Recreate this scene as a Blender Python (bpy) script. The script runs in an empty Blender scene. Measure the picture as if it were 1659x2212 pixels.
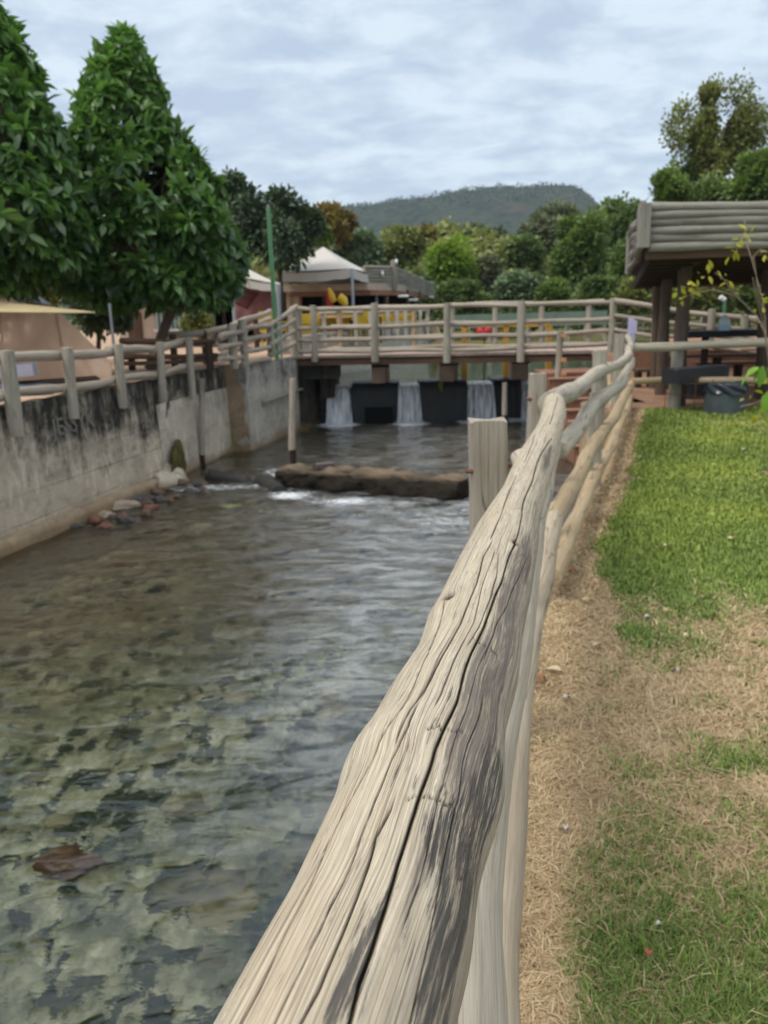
import bpy, math, random
import numpy as np
from mathutils import Vector, Matrix
random.seed(7)
RNG = np.random.default_rng(7)
C = bpy.context.scene.collection
sc = bpy.context.scene
R_ = math.radians

# ------------------------------------------------------------------ camera
CAM_H = 1.5; PITCH = R_(14.0); ROLL = R_(1.6); FPX = 1750.0
cp, sp = math.cos(PITCH), math.sin(PITCH)
FW = Vector((0, cp, -sp)); R0 = Vector((1, 0, 0)); U0 = Vector((0, sp, cp))
RT = R0*math.cos(ROLL) - U0*math.sin(ROLL); UP = R0*math.sin(ROLL) + U0*math.cos(ROLL)
cam = bpy.data.cameras.new('camera'); camo = bpy.data.objects.new('camera', cam); C.objects.link(camo)
m = Matrix((RT, UP, -FW)).transposed().to_4x4(); m.translation = Vector((0, 0, CAM_H)); camo.matrix_world = m
cam.sensor_fit = 'VERTICAL'; cam.sensor_height = 36; cam.lens = FPX/2212*36
cam.clip_start = 0.03; cam.clip_end = 6000
cam.dof.use_dof = True; cam.dof.focus_distance = 0.68; cam.dof.aperture_fstop = cam.lens/2.4
sc.camera = camo

# ------------------------------------------------------------------ sky
SUN_EL, SUN_AZ = R_(54), R_(-118)      # azimuth from +Y toward +X
w = bpy.data.worlds.new('World'); sc.world = w; w.use_nodes = True
nt = w.node_tree; nt.nodes.clear(); L = nt.links.new
def wn(t, **k):
    n = nt.nodes.new(t)
    for a, b in k.items():
        if a in n.inputs: n.inputs[a].default_value = b
        else: setattr(n, a, b)
    return n
out = wn('ShaderNodeOutputWorld'); bg = wn('ShaderNodeBackground', Strength=0.1)
sky = wn('ShaderNodeTexSky'); sky.sky_type = 'NISHITA'; sky.sun_disc = False
sky.sun_elevation = SUN_EL; sky.sun_rotation = SUN_AZ
tc = wn('ShaderNodeTexCoord'); sep = wn('ShaderNodeSeparateXYZ'); L(tc.outputs['Generated'], sep.inputs[0])
zz = wn('ShaderNodeMath', operation='MAXIMUM'); L(sep.outputs['Z'], zz.inputs[0]); zz.inputs[1].default_value = 0.0
za = wn('ShaderNodeMath', operation='ADD'); L(zz.outputs[0], za.inputs[0]); za.inputs[1].default_value = 0.16
dx = wn('ShaderNodeMath', operation='DIVIDE'); L(sep.outputs['X'], dx.inputs[0]); L(za.outputs[0], dx.inputs[1])
dy = wn('ShaderNodeMath', operation='DIVIDE'); L(sep.outputs['Y'], dy.inputs[0]); L(za.outputs[0], dy.inputs[1])
cb = wn('ShaderNodeCombineXYZ'); L(dx.outputs[0], cb.inputs[0]); L(dy.outputs[0], cb.inputs[1])
mp = wn('ShaderNodeMapping'); mp.inputs['Rotation'].default_value = (0, 0, R_(12)); mp.inputs['Scale'].default_value = (1.0, 1.15, 1)
L(cb.outputs[0], mp.inputs[0])
n1 = wn('ShaderNodeTexNoise', Scale=3.4, Detail=10.0, Roughness=0.62, Distortion=0.3); L(mp.outputs[0], n1.inputs['Vector'])
n2 = wn('ShaderNodeTexNoise', Scale=0.55, Detail=3.0, Roughness=0.5); L(mp.outputs[0], n2.inputs['Vector'])
ad = wn('ShaderNodeMath', operation='MULTIPLY_ADD'); L(n2.outputs[0], ad.inputs[0]); ad.inputs[1].default_value = 0.5; L(n1.outputs[0], ad.inputs[2])
rp = wn('ShaderNodeValToRGB'); L(ad.outputs[0], rp.inputs[0])
e = rp.color_ramp.elements
e[0].position = 0.62; e[0].color = (3.75, 4.45, 5.45, 1); e[1].position = 0.85; e[1].color = (5.55, 6.25, 6.85, 1)
x_ = rp.color_ramp.elements.new(0.73); x_.color = (4.45, 5.2, 6.05, 1)
# ramp stores 0..1+: colours here are radiance before the 0.1 strength
mx = wn('ShaderNodeMix'); mx.data_type = 'RGBA'; mx.inputs[0].default_value = 0.86
L(sky.outputs[0], mx.inputs[6]); L(rp.outputs[0], mx.inputs[7])
# overcast sky brightens toward the zenith
zb = wn('ShaderNodeMapRange'); zb.inputs['From Min'].default_value = 0.66; zb.inputs['From Max'].default_value = 1.0
zb.inputs['To Min'].default_value = 0.0; zb.inputs['To Max'].default_value = 1.0
L(zz.outputs[0], zb.inputs[0])
m3 = wn('ShaderNodeMix'); m3.data_type = 'RGBA'; L(zb.outputs[0], m3.inputs[0]); L(mx.outputs[2], m3.inputs[6]); m3.inputs[7].default_value = (13.0, 12.8, 12.4, 1)
L(m3.outputs[2], bg.inputs[0]); L(bg.outputs[0], out.inputs[0])

sl = bpy.data.lights.new('sun', 'SUN'); sl.energy = 1.5; sl.angle = R_(22); sl.color = (1, 0.95, 0.86)
so = bpy.data.objects.new('sun', sl); C.objects.link(so)
sd = Vector((math.sin(SUN_AZ)*math.cos(SUN_EL), math.cos(SUN_AZ)*math.cos(SUN_EL), math.sin(SUN_EL)))
so.rotation_euler = sd.to_track_quat('Z', 'Y').to_euler()
so.location = (0, 0, 30)
sc.view_settings.view_transform = 'Standard'; sc.view_settings.look = 'None'
sc.view_settings.exposure = 0.62; sc.view_settings.gamma = 1
sc.cycles.max_bounces = 8; sc.cycles.transparent_max_bounces = 16; sc.cycles.sample_clamp_indirect = 6
sc.cycles.blur_glossy = 0.5; sc.cycles.use_denoising = True

# ------------------------------------------------------------------ helpers
def ray(px, py): return RT*((px-829.5)/FPX) + UP*((1106-py)/FPX) + FW
def at(px, py, Y):
    d = ray(px, py); d = d*(Y/d.y); return Vector((d.x, Y, d.z + CAM_H))
def gp(px, py, z=0.0):
    d = ray(px, py); d = d*((z-CAM_H)/d.z); return Vector((d.x, d.y, z))
def tag(o, label=None, cat=None, group=None, kind=None):
    if label: o['label'] = label
    if cat: o['category'] = cat
    if group: o['group'] = group
    if kind: o['kind'] = kind
    return o
def empty(name, loc, label=None, cat=None, group=None):
    o = bpy.data.objects.new(name, None); C.objects.link(o); o.location = loc; o.empty_display_size = .2
    return tag(o, label, cat, group)
bpy.context.view_layer.update()
def link_mesh(name, me, mat, parent=None):
    if isinstance(mat, (list, tuple)):
        for q in mat: me.materials.append(q)
    elif mat: me.materials.append(mat)
    o = bpy.data.objects.new(name, me); C.objects.link(o)
    if parent:
        o.parent = parent
        o.matrix_parent_inverse = Matrix.Translation(-Vector(parent.location)) if parent.parent is None else Matrix.Identity(4)
    return o
def np_mesh(name, V, Fq, mat, parent=None, attrs=None, smooth=True, vec=None, loops=None):
    """V (n,3); Fq list of face arrays (k,3)/(k,4)"""
    me = bpy.data.meshes.new(name)
    if not isinstance(Fq, list): Fq = [Fq]
    me.vertices.add(len(V)); me.vertices.foreach_set('co', np.asarray(V, np.float32).ravel())
    nl = sum(f.size for f in Fq); npoly = sum(len(f) for f in Fq)
    me.loops.add(nl); me.polygons.add(npoly)
    me.loops.foreach_set('vertex_index', np.concatenate([f.ravel() for f in Fq]).astype(np.int32))
    tot = np.concatenate([np.full(len(f), f.shape[1], np.int32) for f in Fq])
    st = np.concatenate([[0], np.cumsum(tot)[:-1]]).astype(np.int32)
    me.polygons.foreach_set('loop_start', st); me.polygons.foreach_set('loop_total', tot)
    if smooth: me.polygons.foreach_set('use_smooth', np.ones(npoly, bool))
    me.update(calc_edges=True)
    for k, a in (attrs or {}).items():
        a = np.asarray(a, np.float32)
        if a.ndim == 1:
            at_ = me.attributes.new(k, 'FLOAT', 'POINT'); at_.data.foreach_set('value', a)
        else:
            at_ = me.attributes.new(k, 'FLOAT_VECTOR', 'POINT'); at_.data.foreach_set('vector', a.ravel())
    return link_mesh(name, me, mat, parent)
class MB:
    """collects shapes into one mesh, with a vector attribute 'wc' (grain space: x,y across, z along)"""
    def __init__(s): s.V = []; s.F3 = []; s.F4 = []; s.W = []; s.n = 0; s.sm = True
    def add(s, V, F, W=None):
        V = np.asarray(V, float); F = np.asarray(F)
        (s.F3 if F.shape[1] == 3 else s.F4).append(F + s.n); s.V.append(V)
        s.W.append(V if W is None else np.asarray(W, float)); s.n += len(V); return s
    def cap(s, F):
        (s.F3 if F.shape[1] == 3 else s.F4).append(F)
    def box(s, c, size, rot=0.0, along=2, tilt=None):
        c = np.array(c, float); h = np.array(size, float)/2
        P = np.array([[x, y, z] for x in (-1, 1) for y in (-1, 1) for z in (-1, 1)], float)*h
        off = np.array([random.random()*9 for _ in range(3)])
        Wc = P.copy()
        if along == 0: Wc = P[:, [1, 2, 0]]
        if along == 1: Wc = P[:, [0, 2, 1]]
        Q = P
        if tilt: 
            M = np.array(tilt)          # 3x3
            Q = P @ M.T
        if rot: 
            a = math.cos(rot); b = math.sin(rot); Q = Q @ np.array([[a, b, 0], [-b, a, 0], [0, 0, 1]])
        F = np.array([[0, 1, 3, 2], [4, 6, 7, 5], [0, 4, 5, 1], [2, 3, 7, 6], [0, 2, 6, 4], [1, 5, 7, 3]])
        # unshared corners for crisp shading
        VV = Q[F.ravel()] + c; WW = Wc[F.ravel()] + off
        return s.add(VV, np.arange(24).reshape(6, 4), WW)
    def beam(s, a, b, wd, ht):
        a = Vector(a); b = Vector(b); d = (b-a); ln = d.length; d.normalize()
        up = Vector((0, 0, 1)) if abs(d.z) < .95 else Vector((0, 1, 0))
        r = d.cross(up).normalized(); u = r.cross(d)
        M = [[r[i], u[i], d[i]] for i in range(3)]
        return s.box((a+b)/2, (wd, ht, ln), tilt=M)
    def log(s, pts, rad, seg=12, wob=0.0, n=None, rough=0.0, cap=True, flat=0.0):
        """tapered log along pts"""
        P = [Vector(p) for p in pts]
        if not isinstance(rad, (list, tuple)): rad = [rad]*len(P)
        dl = [0]
        for i in range(1, len(P)): dl.append(dl[-1] + (P[i]-P[i-1]).length)
        n = n or max(2, min(60, int(dl[-1]/.12)))
        t = np.linspace(0, dl[-1], n+1)
        X = np.stack([np.interp(t, dl, [p[i] for p in P]) for i in range(3)], 1); rr = np.interp(t, dl, rad)
        d = np.gradient(X, axis=0); d /= np.linalg.norm(d, axis=1)[:, None] + 1e-9
        ref = np.array([0, 0, 1.]) if abs((P[-1]-P[0]).normalized().z) < .9 else np.array([0, 1., 0])
        r = np.cross(d, ref); r /= np.linalg.norm(r, axis=1)[:, None]; u = np.cross(r, d)
        ph = random.random()*9; ph2 = random.random()*9
        if wob:
            X = X + r*(np.sin(t*1.9+ph)*wob + np.sin(t*4.7+ph2)*wob*.35)[:, None] + u*(np.sin(t*2.3+ph2)*wob)[:, None]
            rr = rr*(1 + .05*np.sin(t*3.1+ph) + .05*np.sin(t*7.7+ph2))
        th = np.linspace(0, 2*np.pi, seg, endpoint=False)
        R = rr[:, None]*np.ones(seg)[None]
        if rough:
            R = R*(1 + rough*RNG.normal(size=R.shape)); 
        R = R*(1 + .04*np.cos(2*th+ph)[None] + .03*np.cos(3*th+ph2)[None])
        V = X[:, None] + R[..., None]*(np.cos(th)[None, :, None]*r[:, None] + np.sin(th)[None, :, None]*u[:, None])
        off = np.array([random.random()*20, random.random()*20, random.random()*50])
        W = np.stack([np.cos(th)[None]*R, np.sin(th)[None]*R, t[:, None]*np.ones(seg)[None]], -1) + off
        idx = np.arange((n+1)*seg).reshape(n+1, seg); j = np.roll(idx, -1, 1)
        F = np.stack([idx[:-1], j[:-1], j[1:], idx[1:]], -1).reshape(-1, 4)[:, ::-1]
        s.add(V.reshape(-1, 3), F, W.reshape(-1, 3))
        if cap:
            for k, sgn in ((0, 1), (n, -1)):
                cv = np.vstack([V[k], X[k] - d[k]*rr[k]*.12*sgn]); cw = np.vstack([W[k], W[k].mean(0)])
                a = np.arange(seg); f = np.stack([a, np.full(seg, seg), np.roll(a, -1)], 1)
                s.add(cv, f if sgn < 0 else f[:, ::-1], cw)
        return s
    def build(s, name, mat, parent=None, smooth=True):
        V = np.concatenate(s.V); W = np.concatenate(s.W); F = []
        if s.F3: F.append(np.concatenate(s.F3))
        if s.F4: F.append(np.concatenate(s.F4))
        o = np_mesh(name, V, F, mat, parent, {'wc': W}, smooth)
        return o
def M_(): return MB()
def vnoise(x, y, seed=0):
    """cheap smooth value noise in numpy"""
    x = np.asarray(x, float); y = np.asarray(y, float)
    xi = np.floor(x).astype(np.int64); yi = np.floor(y).astype(np.int64); fx = x-xi; fy = y-yi
    fx = fx*fx*(3-2*fx); fy = fy*fy*(3-2*fy)
    def h(a, b):
        n = (a*374761393 + b*668265263 + seed*1274126177) & 0x7fffffff
        n = ((n ^ (n >> 13))*1274126177) & 0x7fffffff
        return ((n ^ (n >> 16)) & 0xffff)/65535.0
    return (h(xi, yi)*(1-fx)+h(xi+1, yi)*fx)*(1-fy) + (h(xi, yi+1)*(1-fx)+h(xi+1, yi+1)*fx)*fy
def fbm(x, y, o=4, seed=0):
    v = 0; a = .5
    for i in range(o):
        v = v + a*vnoise(np.asarray(x)*2**i, np.asarray(y)*2**i, seed+i); a *= .5
    return v/(1-.5**o)
def sstep(a, b, x):
    t = np.clip((np.asarray(x, float)-a)/(b-a), 0, 1); return t*t*(3-2*t)

# ------------------------------------------------------------------ materials
class Mt:
    def __init__(s, name, rough=.8, spec=.3):
        s.m = bpy.data.materials.new(name); s.m.use_nodes = True; s.nt = s.m.node_tree
        s.b = s.nt.nodes['Principled BSDF']; s.b.inputs['Roughness'].default_value = rough
        s.b.inputs['Specular IOR Level'].default_value = spec
    def n(s, t, **k):
        q = s.nt.nodes.new(t)
        for a, b in k.items():
            if a == 'src': s.l(b, q.inputs[0])
            elif a == 'vec': s.l(b, q.inputs['Vector'])
            elif a in q.inputs: q.inputs[a].default_value = b
            else: setattr(q, a, b)
        return q
    def l(s, a, b):
        if hasattr(a, 'outputs'): a = a.outputs[0]
        s.nt.links.new(a, b)
    def attr(s, name): return s.n('ShaderNodeAttribute', attribute_name=name)
    def sc(s, v, k):
        q = s.n('ShaderNodeVectorMath', operation='MULTIPLY'); s.l(v, q.inputs[0]); q.inputs[1].default_value = k; return q
    def noise(s, v, scale=(1, 1, 1), detail=4, rough=.55, dist=0.0):
        q = s.n('ShaderNodeTexNoise', Scale=1.0, Detail=detail, Roughness=rough, Distortion=dist)
        s.l(s.sc(v, scale), q.inputs['Vector']); return q.outputs[0]
    def ramp(s, v, pts):
        q = s.n('ShaderNodeValToRGB'); s.l(v, q.inputs[0]); el = q.color_ramp.elements
        while len(el) < len(pts): el.new(.5)
        for e_, (p, c) in zip(el, pts):
            e_.position = p; e_.color = (c, c, c, 1) if isinstance(c, (int, float)) else (*c, 1)
        return q.outputs[0]
    def math(s, op, a, b=None, c=None, clamp=False):
        q = s.n('ShaderNodeMath', operation=op, use_clamp=clamp)
        for i, v in enumerate((a, b, c)):
            if v is None: continue
            if isinstance(v, (int, float)): q.inputs[i].default_value = v
            else: s.l(v, q.inputs[i])
        return q.outputs[0]
    def mix(s, f, a, b, mode='MIX'):
        q = s.n('ShaderNodeMix', data_type='RGBA', blend_type=mode)
        for i, v in ((0, f), (6, a), (7, b)):
            if isinstance(v, (int, float)): q.inputs[i].default_value = v
            elif isinstance(v, tuple): q.inputs[i].default_value = (*v, 1)
            else: s.l(v, q.inputs[i])
        return q.outputs[2]
    def col(s, v):
        if isinstance(v, tuple): s.b.inputs['Base Color'].default_value = (*v, 1)
        else: s.l(v, s.b.inputs['Base Color'])
    def bump(s, h, strength=.5, dist=.01):
        q = s.n('ShaderNodeBump', Strength=strength, Distance=dist); s.l(h, q.inputs['Height']); s.l(q, s.b.inputs['Normal']); return q
def wood(name, c1, c2, stain=(.08, .07, .06), samt=.5, rough=.8):
    t = Mt(name, rough, .25); v = t.attr('wc').outputs['Vector']
    g = t.noise(v, (130, 130, 3), 5, .65); f = t.noise(v, (420, 420, 8), 3, .6); big = t.noise(v, (5, 5, 1.3), 3, .5)
    c = t.mix(t.ramp(g, [(.3, 0.), (.7, 1.)]), c2, c1)
    c = t.mix(t.math('MULTIPLY', t.ramp(big, [(.5, 0.), (.72, 1.)]), samt), c, stain)
    ck = t.math('ABSOLUTE', t.math('SUBTRACT', t.noise(v, (26, 26, .7), 2, .5), .5))
    ckm = t.ramp(ck, [(.0, 1.), (.012, 0.)])
    c = t.mix(t.math('MULTIPLY', ckm, .7), c, (.03, .025, .02))
    c = t.mix(t.math('MULTIPLY', t.ramp(f, [(.35, 1.), (.55, 0.)]), .35), c, stain)
    t.col(c); h = t.math('SUBTRACT', t.math('MULTIPLY', g, .5), ckm); t.bump(h, .5, .004)
    return t.m
def plain(name, c, rough=.7, spec=.3, var=.15, scale=3.0, metal=0.0):
    t = Mt(name, rough, spec); v = t.n('ShaderNodeTexCoord').outputs['Object']
    n = t.noise(v, (scale,)*3, 5, .6)
    t.col(t.mix(t.ramp(n, [(.3, 0.), (.7, 1.)]), tuple(q*(1-var) for q in c), tuple(min(1, q*(1+var)) for q in c)))
    t.b.inputs['Metallic'].default_value = metal; t.bump(n, .15, .01)
    return t.m
W_GREY = wood('weathered_grey_wood', (.44, .40, .325), (.31, .28, .22), (.12, .105, .09), .55)
W_RAIL = wood('pale_weathered_wood', (.52, .465, .375), (.37, .325, .25), (.15, .125, .10), .45)
W_TAN = wood('tan_weathered_wood', (.52, .40, .25), (.38, .28, .165), (.17, .11, .07), .35)
W_BEIGE = wood('beige_weathered_wood', (.56, .475, .36), (.42, .34, .24), (.17, .12, .08), .4)
W_OLD = wood('bleached_railing_wood', (.47, .40, .32), (.33, .28, .22), (.11, .095, .085), .4)
W_SILVER = wood('silver_grey_log', (.35, .325, .275), (.22, .205, .17), (.07, .065, .055), .4)
W_BROWN = wood('brown_log', (.17, .10, .06), (.09, .05, .03), (.035, .025, .02), .5)
W_DARK = wood('dark_wood', (.06, .035, .025), (.03, .02, .015), (.012, .01, .01), .4)
W_RED = wood('red_brown_boards', (.33, .17, .105), (.22, .11, .07), (.08, .05, .04), .4)

# ------------------------------------------------------------------ key places
ZW, ZB, ZP = -0.95, 0.60, -0.15         # river level, left bank level, upper pond level
FENCE = [(-.20, .0), (.86, 4.02), (2.28, 7.5), (3.47, 11.35)]
def fence_x(y):
    return np.interp(y, [p[1] for p in FENCE], [p[0] for p in FENCE])
def wall_x(y):      # river face of the left wall
    return np.interp(y, [-3, 8.7, 12.1, 14.75, 14.8, 18.3, 19], [-7.2, -4.18, -3.36, -2.80, -2.38, -1.62, -1.6])

# ------------------------------------------------------------------ ground, bed, banks
def grid(name, xs, ys, hf, mat, parent=None, keep=None, attrs=None, warp=None):
    X, Y = np.meshgrid(xs, ys)
    if warp: X, Y = warp(X, Y)
    Z = hf(X, Y); V = np.stack([X, Y, Z], -1).reshape(-1, 3)
    idx = np.arange(X.size).reshape(X.shape)
    F = np.stack([idx[:-1, :-1], idx[:-1, 1:], idx[1:, 1:], idx[1:, :-1]], -1).reshape(-1, 4)
    if keep is not None:
        cx = X.ravel()[F].mean(1); cy = Y.ravel()[F].mean(1); F = F[keep(cx, cy)]
    A = {k: f(X, Y).ravel() for k, f in (attrs or {}).items()}
    return np_mesh(name, V, F, mat, parent, A)
def geo(a, b, fine0, fine1, st, g=1.18):
    m_ = list(np.arange(fine0, fine1, st)); x = m_[-1]; s_ = st
    while x < b: s_ *= g; x += s_; m_.append(x)
    x = m_[0]; s_ = st; lo = []
    while x > a: s_ *= g; x -= s_; lo.append(x)
    return np.array(lo[::-1] + m_)
def g_h(X, Y):
    z = np.full(X.shape, -.12)
    river = (X > wall_x(Y)-.2) & (X < np.where(Y < 11.4, fence_x(Y)+.35, 4.6)) & (Y < 18.2)
    z = np.where(X < wall_x(Y)-.2, ZB-.12, z)
    z = np.where(river, -1.7, z)
    pond = (Y >= 18.2) & (Y < 37) & (X > wall_x(Y)-.6 + (Y-18)*.2) & (X < 9+(Y-18)*.4)
    z = np.where(pond, -.9, z)
    z = np.where((Y > 36) & (X > -8), -.12 + .25*sstep(37, 60, Y), z)
    z = np.where((Y > 15.6) & (Y < 36) & (X > 9+(Y-18)*.4), .45, z)
    return z - .0*X
gm = Mt('distant_ground', .95, .1); gv = gm.n('ShaderNodeTexCoord').outputs['Object']
gm.col(gm.mix(gm.noise(gv, (.3, .3, .3), 5), (.10, .12, .04), (.20, .17, .08)))
gr = grid('ground', geo(-1500, 1500, -9, 13, .25), geo(-60, 2600, -4, 40, .3), g_h, gm.m); tag(gr, kind='structure')

# lawn
def dist_fence(x, y): return (x - fence_x(y))*.96
def green(x, y):
    """1 green, 0 dry straw"""
    n = fbm(x*1.3, y*1.3, 4, 3); n2 = fbm(x*4.5, y*4.5, 3, 9)
    d = dist_fence(x, y); nn = n*.65 + n2*.35
    e = np.interp(y, [1.4, 1.9, 2.4, 3.0, 3.4, 3.8, 4.3, 5.3, 6.7, 7.7, 9.1, 11.3], [.12, .15, .20, .22, .33, .24, .08, .04, .03, .0, .02, .12]) + .02
    strip = sstep(e, e+.13, d + (nn-.5)*.42)
    patch = 1 - .90*sstep(1.7, 2.6, y+(nn-.5)*1.6)*sstep(4.2, 3.0, y+(nn-.5)*1.9)
    near = np.where(y < 2.3, .06+.52*sstep(.38, .60, nn), 1.0)
    far = 1 - .35*sstep(.55, .72, nn)*sstep(3, 6, y)
    return np.clip(strip*patch*near*far, 0, 1)
def lawn_h(X, Y):
    d = dist_fence(X, Y)
    z = .03*(fbm(X*.8, Y*.8, 3, 5)-.5) + .012*(fbm(X*5, Y*5, 3, 6)-.5)
    return z - 1.65*sstep(-.12, -.62, d)
def lawn_keep(cx, cy): return (cx > fence_x(cy)-.75) & (cy < 11.75)
lm = Mt('lawn_soil', .95, .1); lv = lm.n('ShaderNodeTexCoord').outputs['Object']; ga = lm.attr('green').outputs['Fac']
nb = lm.noise(lv, (60, 60, 60), 4, .7); nb2 = lm.noise(lv, (9, 9, 9), 4, .6)
dry = lm.mix(nb, (.26, .18, .10), (.60, .46, .28)); grn = lm.mix(nb, (.09, .13, .03), (.24, .30, .08))
dry = lm.mix(lm.ramp(nb2, [(.4, 0.), (.65, .7)]), dry, (.24, .12, .06))
lm.col(lm.mix(ga, dry, grn)); lm.bump(nb, .6, .01)
lawn = grid('lawn', np.arange(-1.2, 12, .075), np.arange(-2.5, 11.8, .075), lawn_h, lm.m, keep=lawn_keep, attrs={'green': green}); tag(lawn, kind='structure')

# red earth yard beyond the lawn
rm = Mt('red_earth', .95, .1); rv = rm.n('ShaderNodeTexCoord').outputs['Object']
rn = rm.noise(rv, (2.2, 2.2, 2.2), 5, .6); rn2 = rm.noise(rv, (30, 30, 30), 3, .6)
rc = rm.mix(rm.ramp(rn, [(.35, 0.), (.68, 1.)]), (.24, .135, .085), (.38, .235, .155)); rc = rm.mix(rm.math('MULTIPLY', rn2, .4), rc, (.17, .09, .055)); rm.col(rc); rm.bump(rn2, .4, .01)
def yard_h(X, Y): return .004 + .03*(fbm(X*.7, Y*.7, 3, 5)-.5) + .58*sstep(15.5, 15.9, Y) - 1.7*sstep(3.42, 3.1, X)*sstep(11.9, 11.5, Y*0+11.3) 
def yard_keep(cx, cy): return ((cx > 3.4) & (cy < 12.6)) | ((cx > 4.15) & (cy >= 12.6) & (cy < 16)) | ((cx > 4.9+(cy-16)*.45) & (cy >= 16) & (cy < 22))
tag(grid('red_earth_yard', np.arange(2.9, 30, .15), np.arange(11.5, 36, .15), yard_h, rm.m, keep=yard_keep), kind='structure')

# left bank terrace
tm = Mt('terrace_paving', .9, .15); tv = tm.n('ShaderNodeTexCoord').outputs['Object']
tn = tm.noise(tv, (1.2, 1.2, 1.2), 5, .6)
tm.col(tm.mix(tm.ramp(tn, [(.35, 0.), (.65, 1.)]), (.36, .23, .15), (.52, .37, .26))); tm.bump(tn, .3, .02)
def bank_keep(cx, cy): return cx < np.where(cy < 18.3, wall_x(cy)-.06, -1.66+(cy-18)*.17)
tag(grid('terrace', geo(-60, 6, -9, 0, .12, 1.2), np.arange(4, 60, .2), lambda X, Y: ZB + 0*X, tm.m, keep=bank_keep), kind='structure')

# river bed
bm_ = Mt('river_bed', .9, .1); bv = bm_.n('ShaderNodeTexCoord').outputs['Object']
b0 = bm_.noise(bv, (.9, .9, .9), 5, .62, .6); b1 = bm_.noise(bv, (3.3, 2.9, 3.3), 6, .60, .7); b3 = bm_.noise(bv, (6.5, 5.5, 6), 4, .6, .3); b2 = bm_.noise(bv, (16, 12, 16), 5, .65)
bc = bm_.mix(bm_.ramp(b2, [(.35, 0.), (.65, 1.)]), (.24, .215, .125), (.50, .465, .33))
bc = bm_.mix(bm_.ramp(b1, [(.44, 0.), (.62, .88)]), bc, (.075, .085, .050))
bc = bm_.mix(bm_.ramp(b3, [(.51, 0.), (.56, .94)]), bc, (.014, .022, .016))
bc = bm_.mix(bm_.ramp(b0, [(.46, 0.), (.66, .55)]), bc, (.09, .10, .05))
bsh = bm_.attr('silt_and_sky_blue').outputs['Fac']; bc = bm_.mix(bsh, bc, bm_.mix(b2, (.004, .016, .028), (.05, .075, .085)))  # dark bed by the rail, blue sky reflection painted into its colour
bbr = bm_.attr('brown').outputs['Fac']; bc = bm_.mix(bbr, bc, bm_.mix(b1, (.028, .020, .013), (.26, .18, .11)))  # upstream bed browned to paint in the dark reflection of trees and wall
bm_.col(bc); bm_.bump(b1, .5, .05)
def bed_h(X, Y): return -1.32 + .16*fbm(X*1.1, Y*1.1, 4, 21) + .05*fbm(X*5, Y*5, 3, 22) - .25*sstep(13, 16, Y)
def river_keep(cx, cy): return (cx > wall_x(cy)-.3) & (cx < np.where(cy < 11.6, fence_x(cy)-.15, 4.9))
tag(grid('river_bed', np.arange(-8, 5, .09), np.arange(-3, 18.9, .09), bed_h, bm_.m, keep=river_keep,
     attrs={'silt_and_sky_blue': lambda x, y: .95*sstep(-1.55, -.85, x-fence_x(y)*.9 + (fbm(x*1.3, y*1.3, 4, 51)-.5)*1.6 - .12*np.clip(y-4, 0, 6)), 'brown': lambda x, y: .85*sstep(4.2, 8.5, y + (fbm(x*.9, y*.9, 4, 52)-.5)*3)}), kind='structure')
tag(grid('pond_bed', np.arange(-4, 24, .6), np.arange(18.2, 40, .6), lambda X, Y: 0*X - .75, bm_.m), kind='structure')

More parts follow.
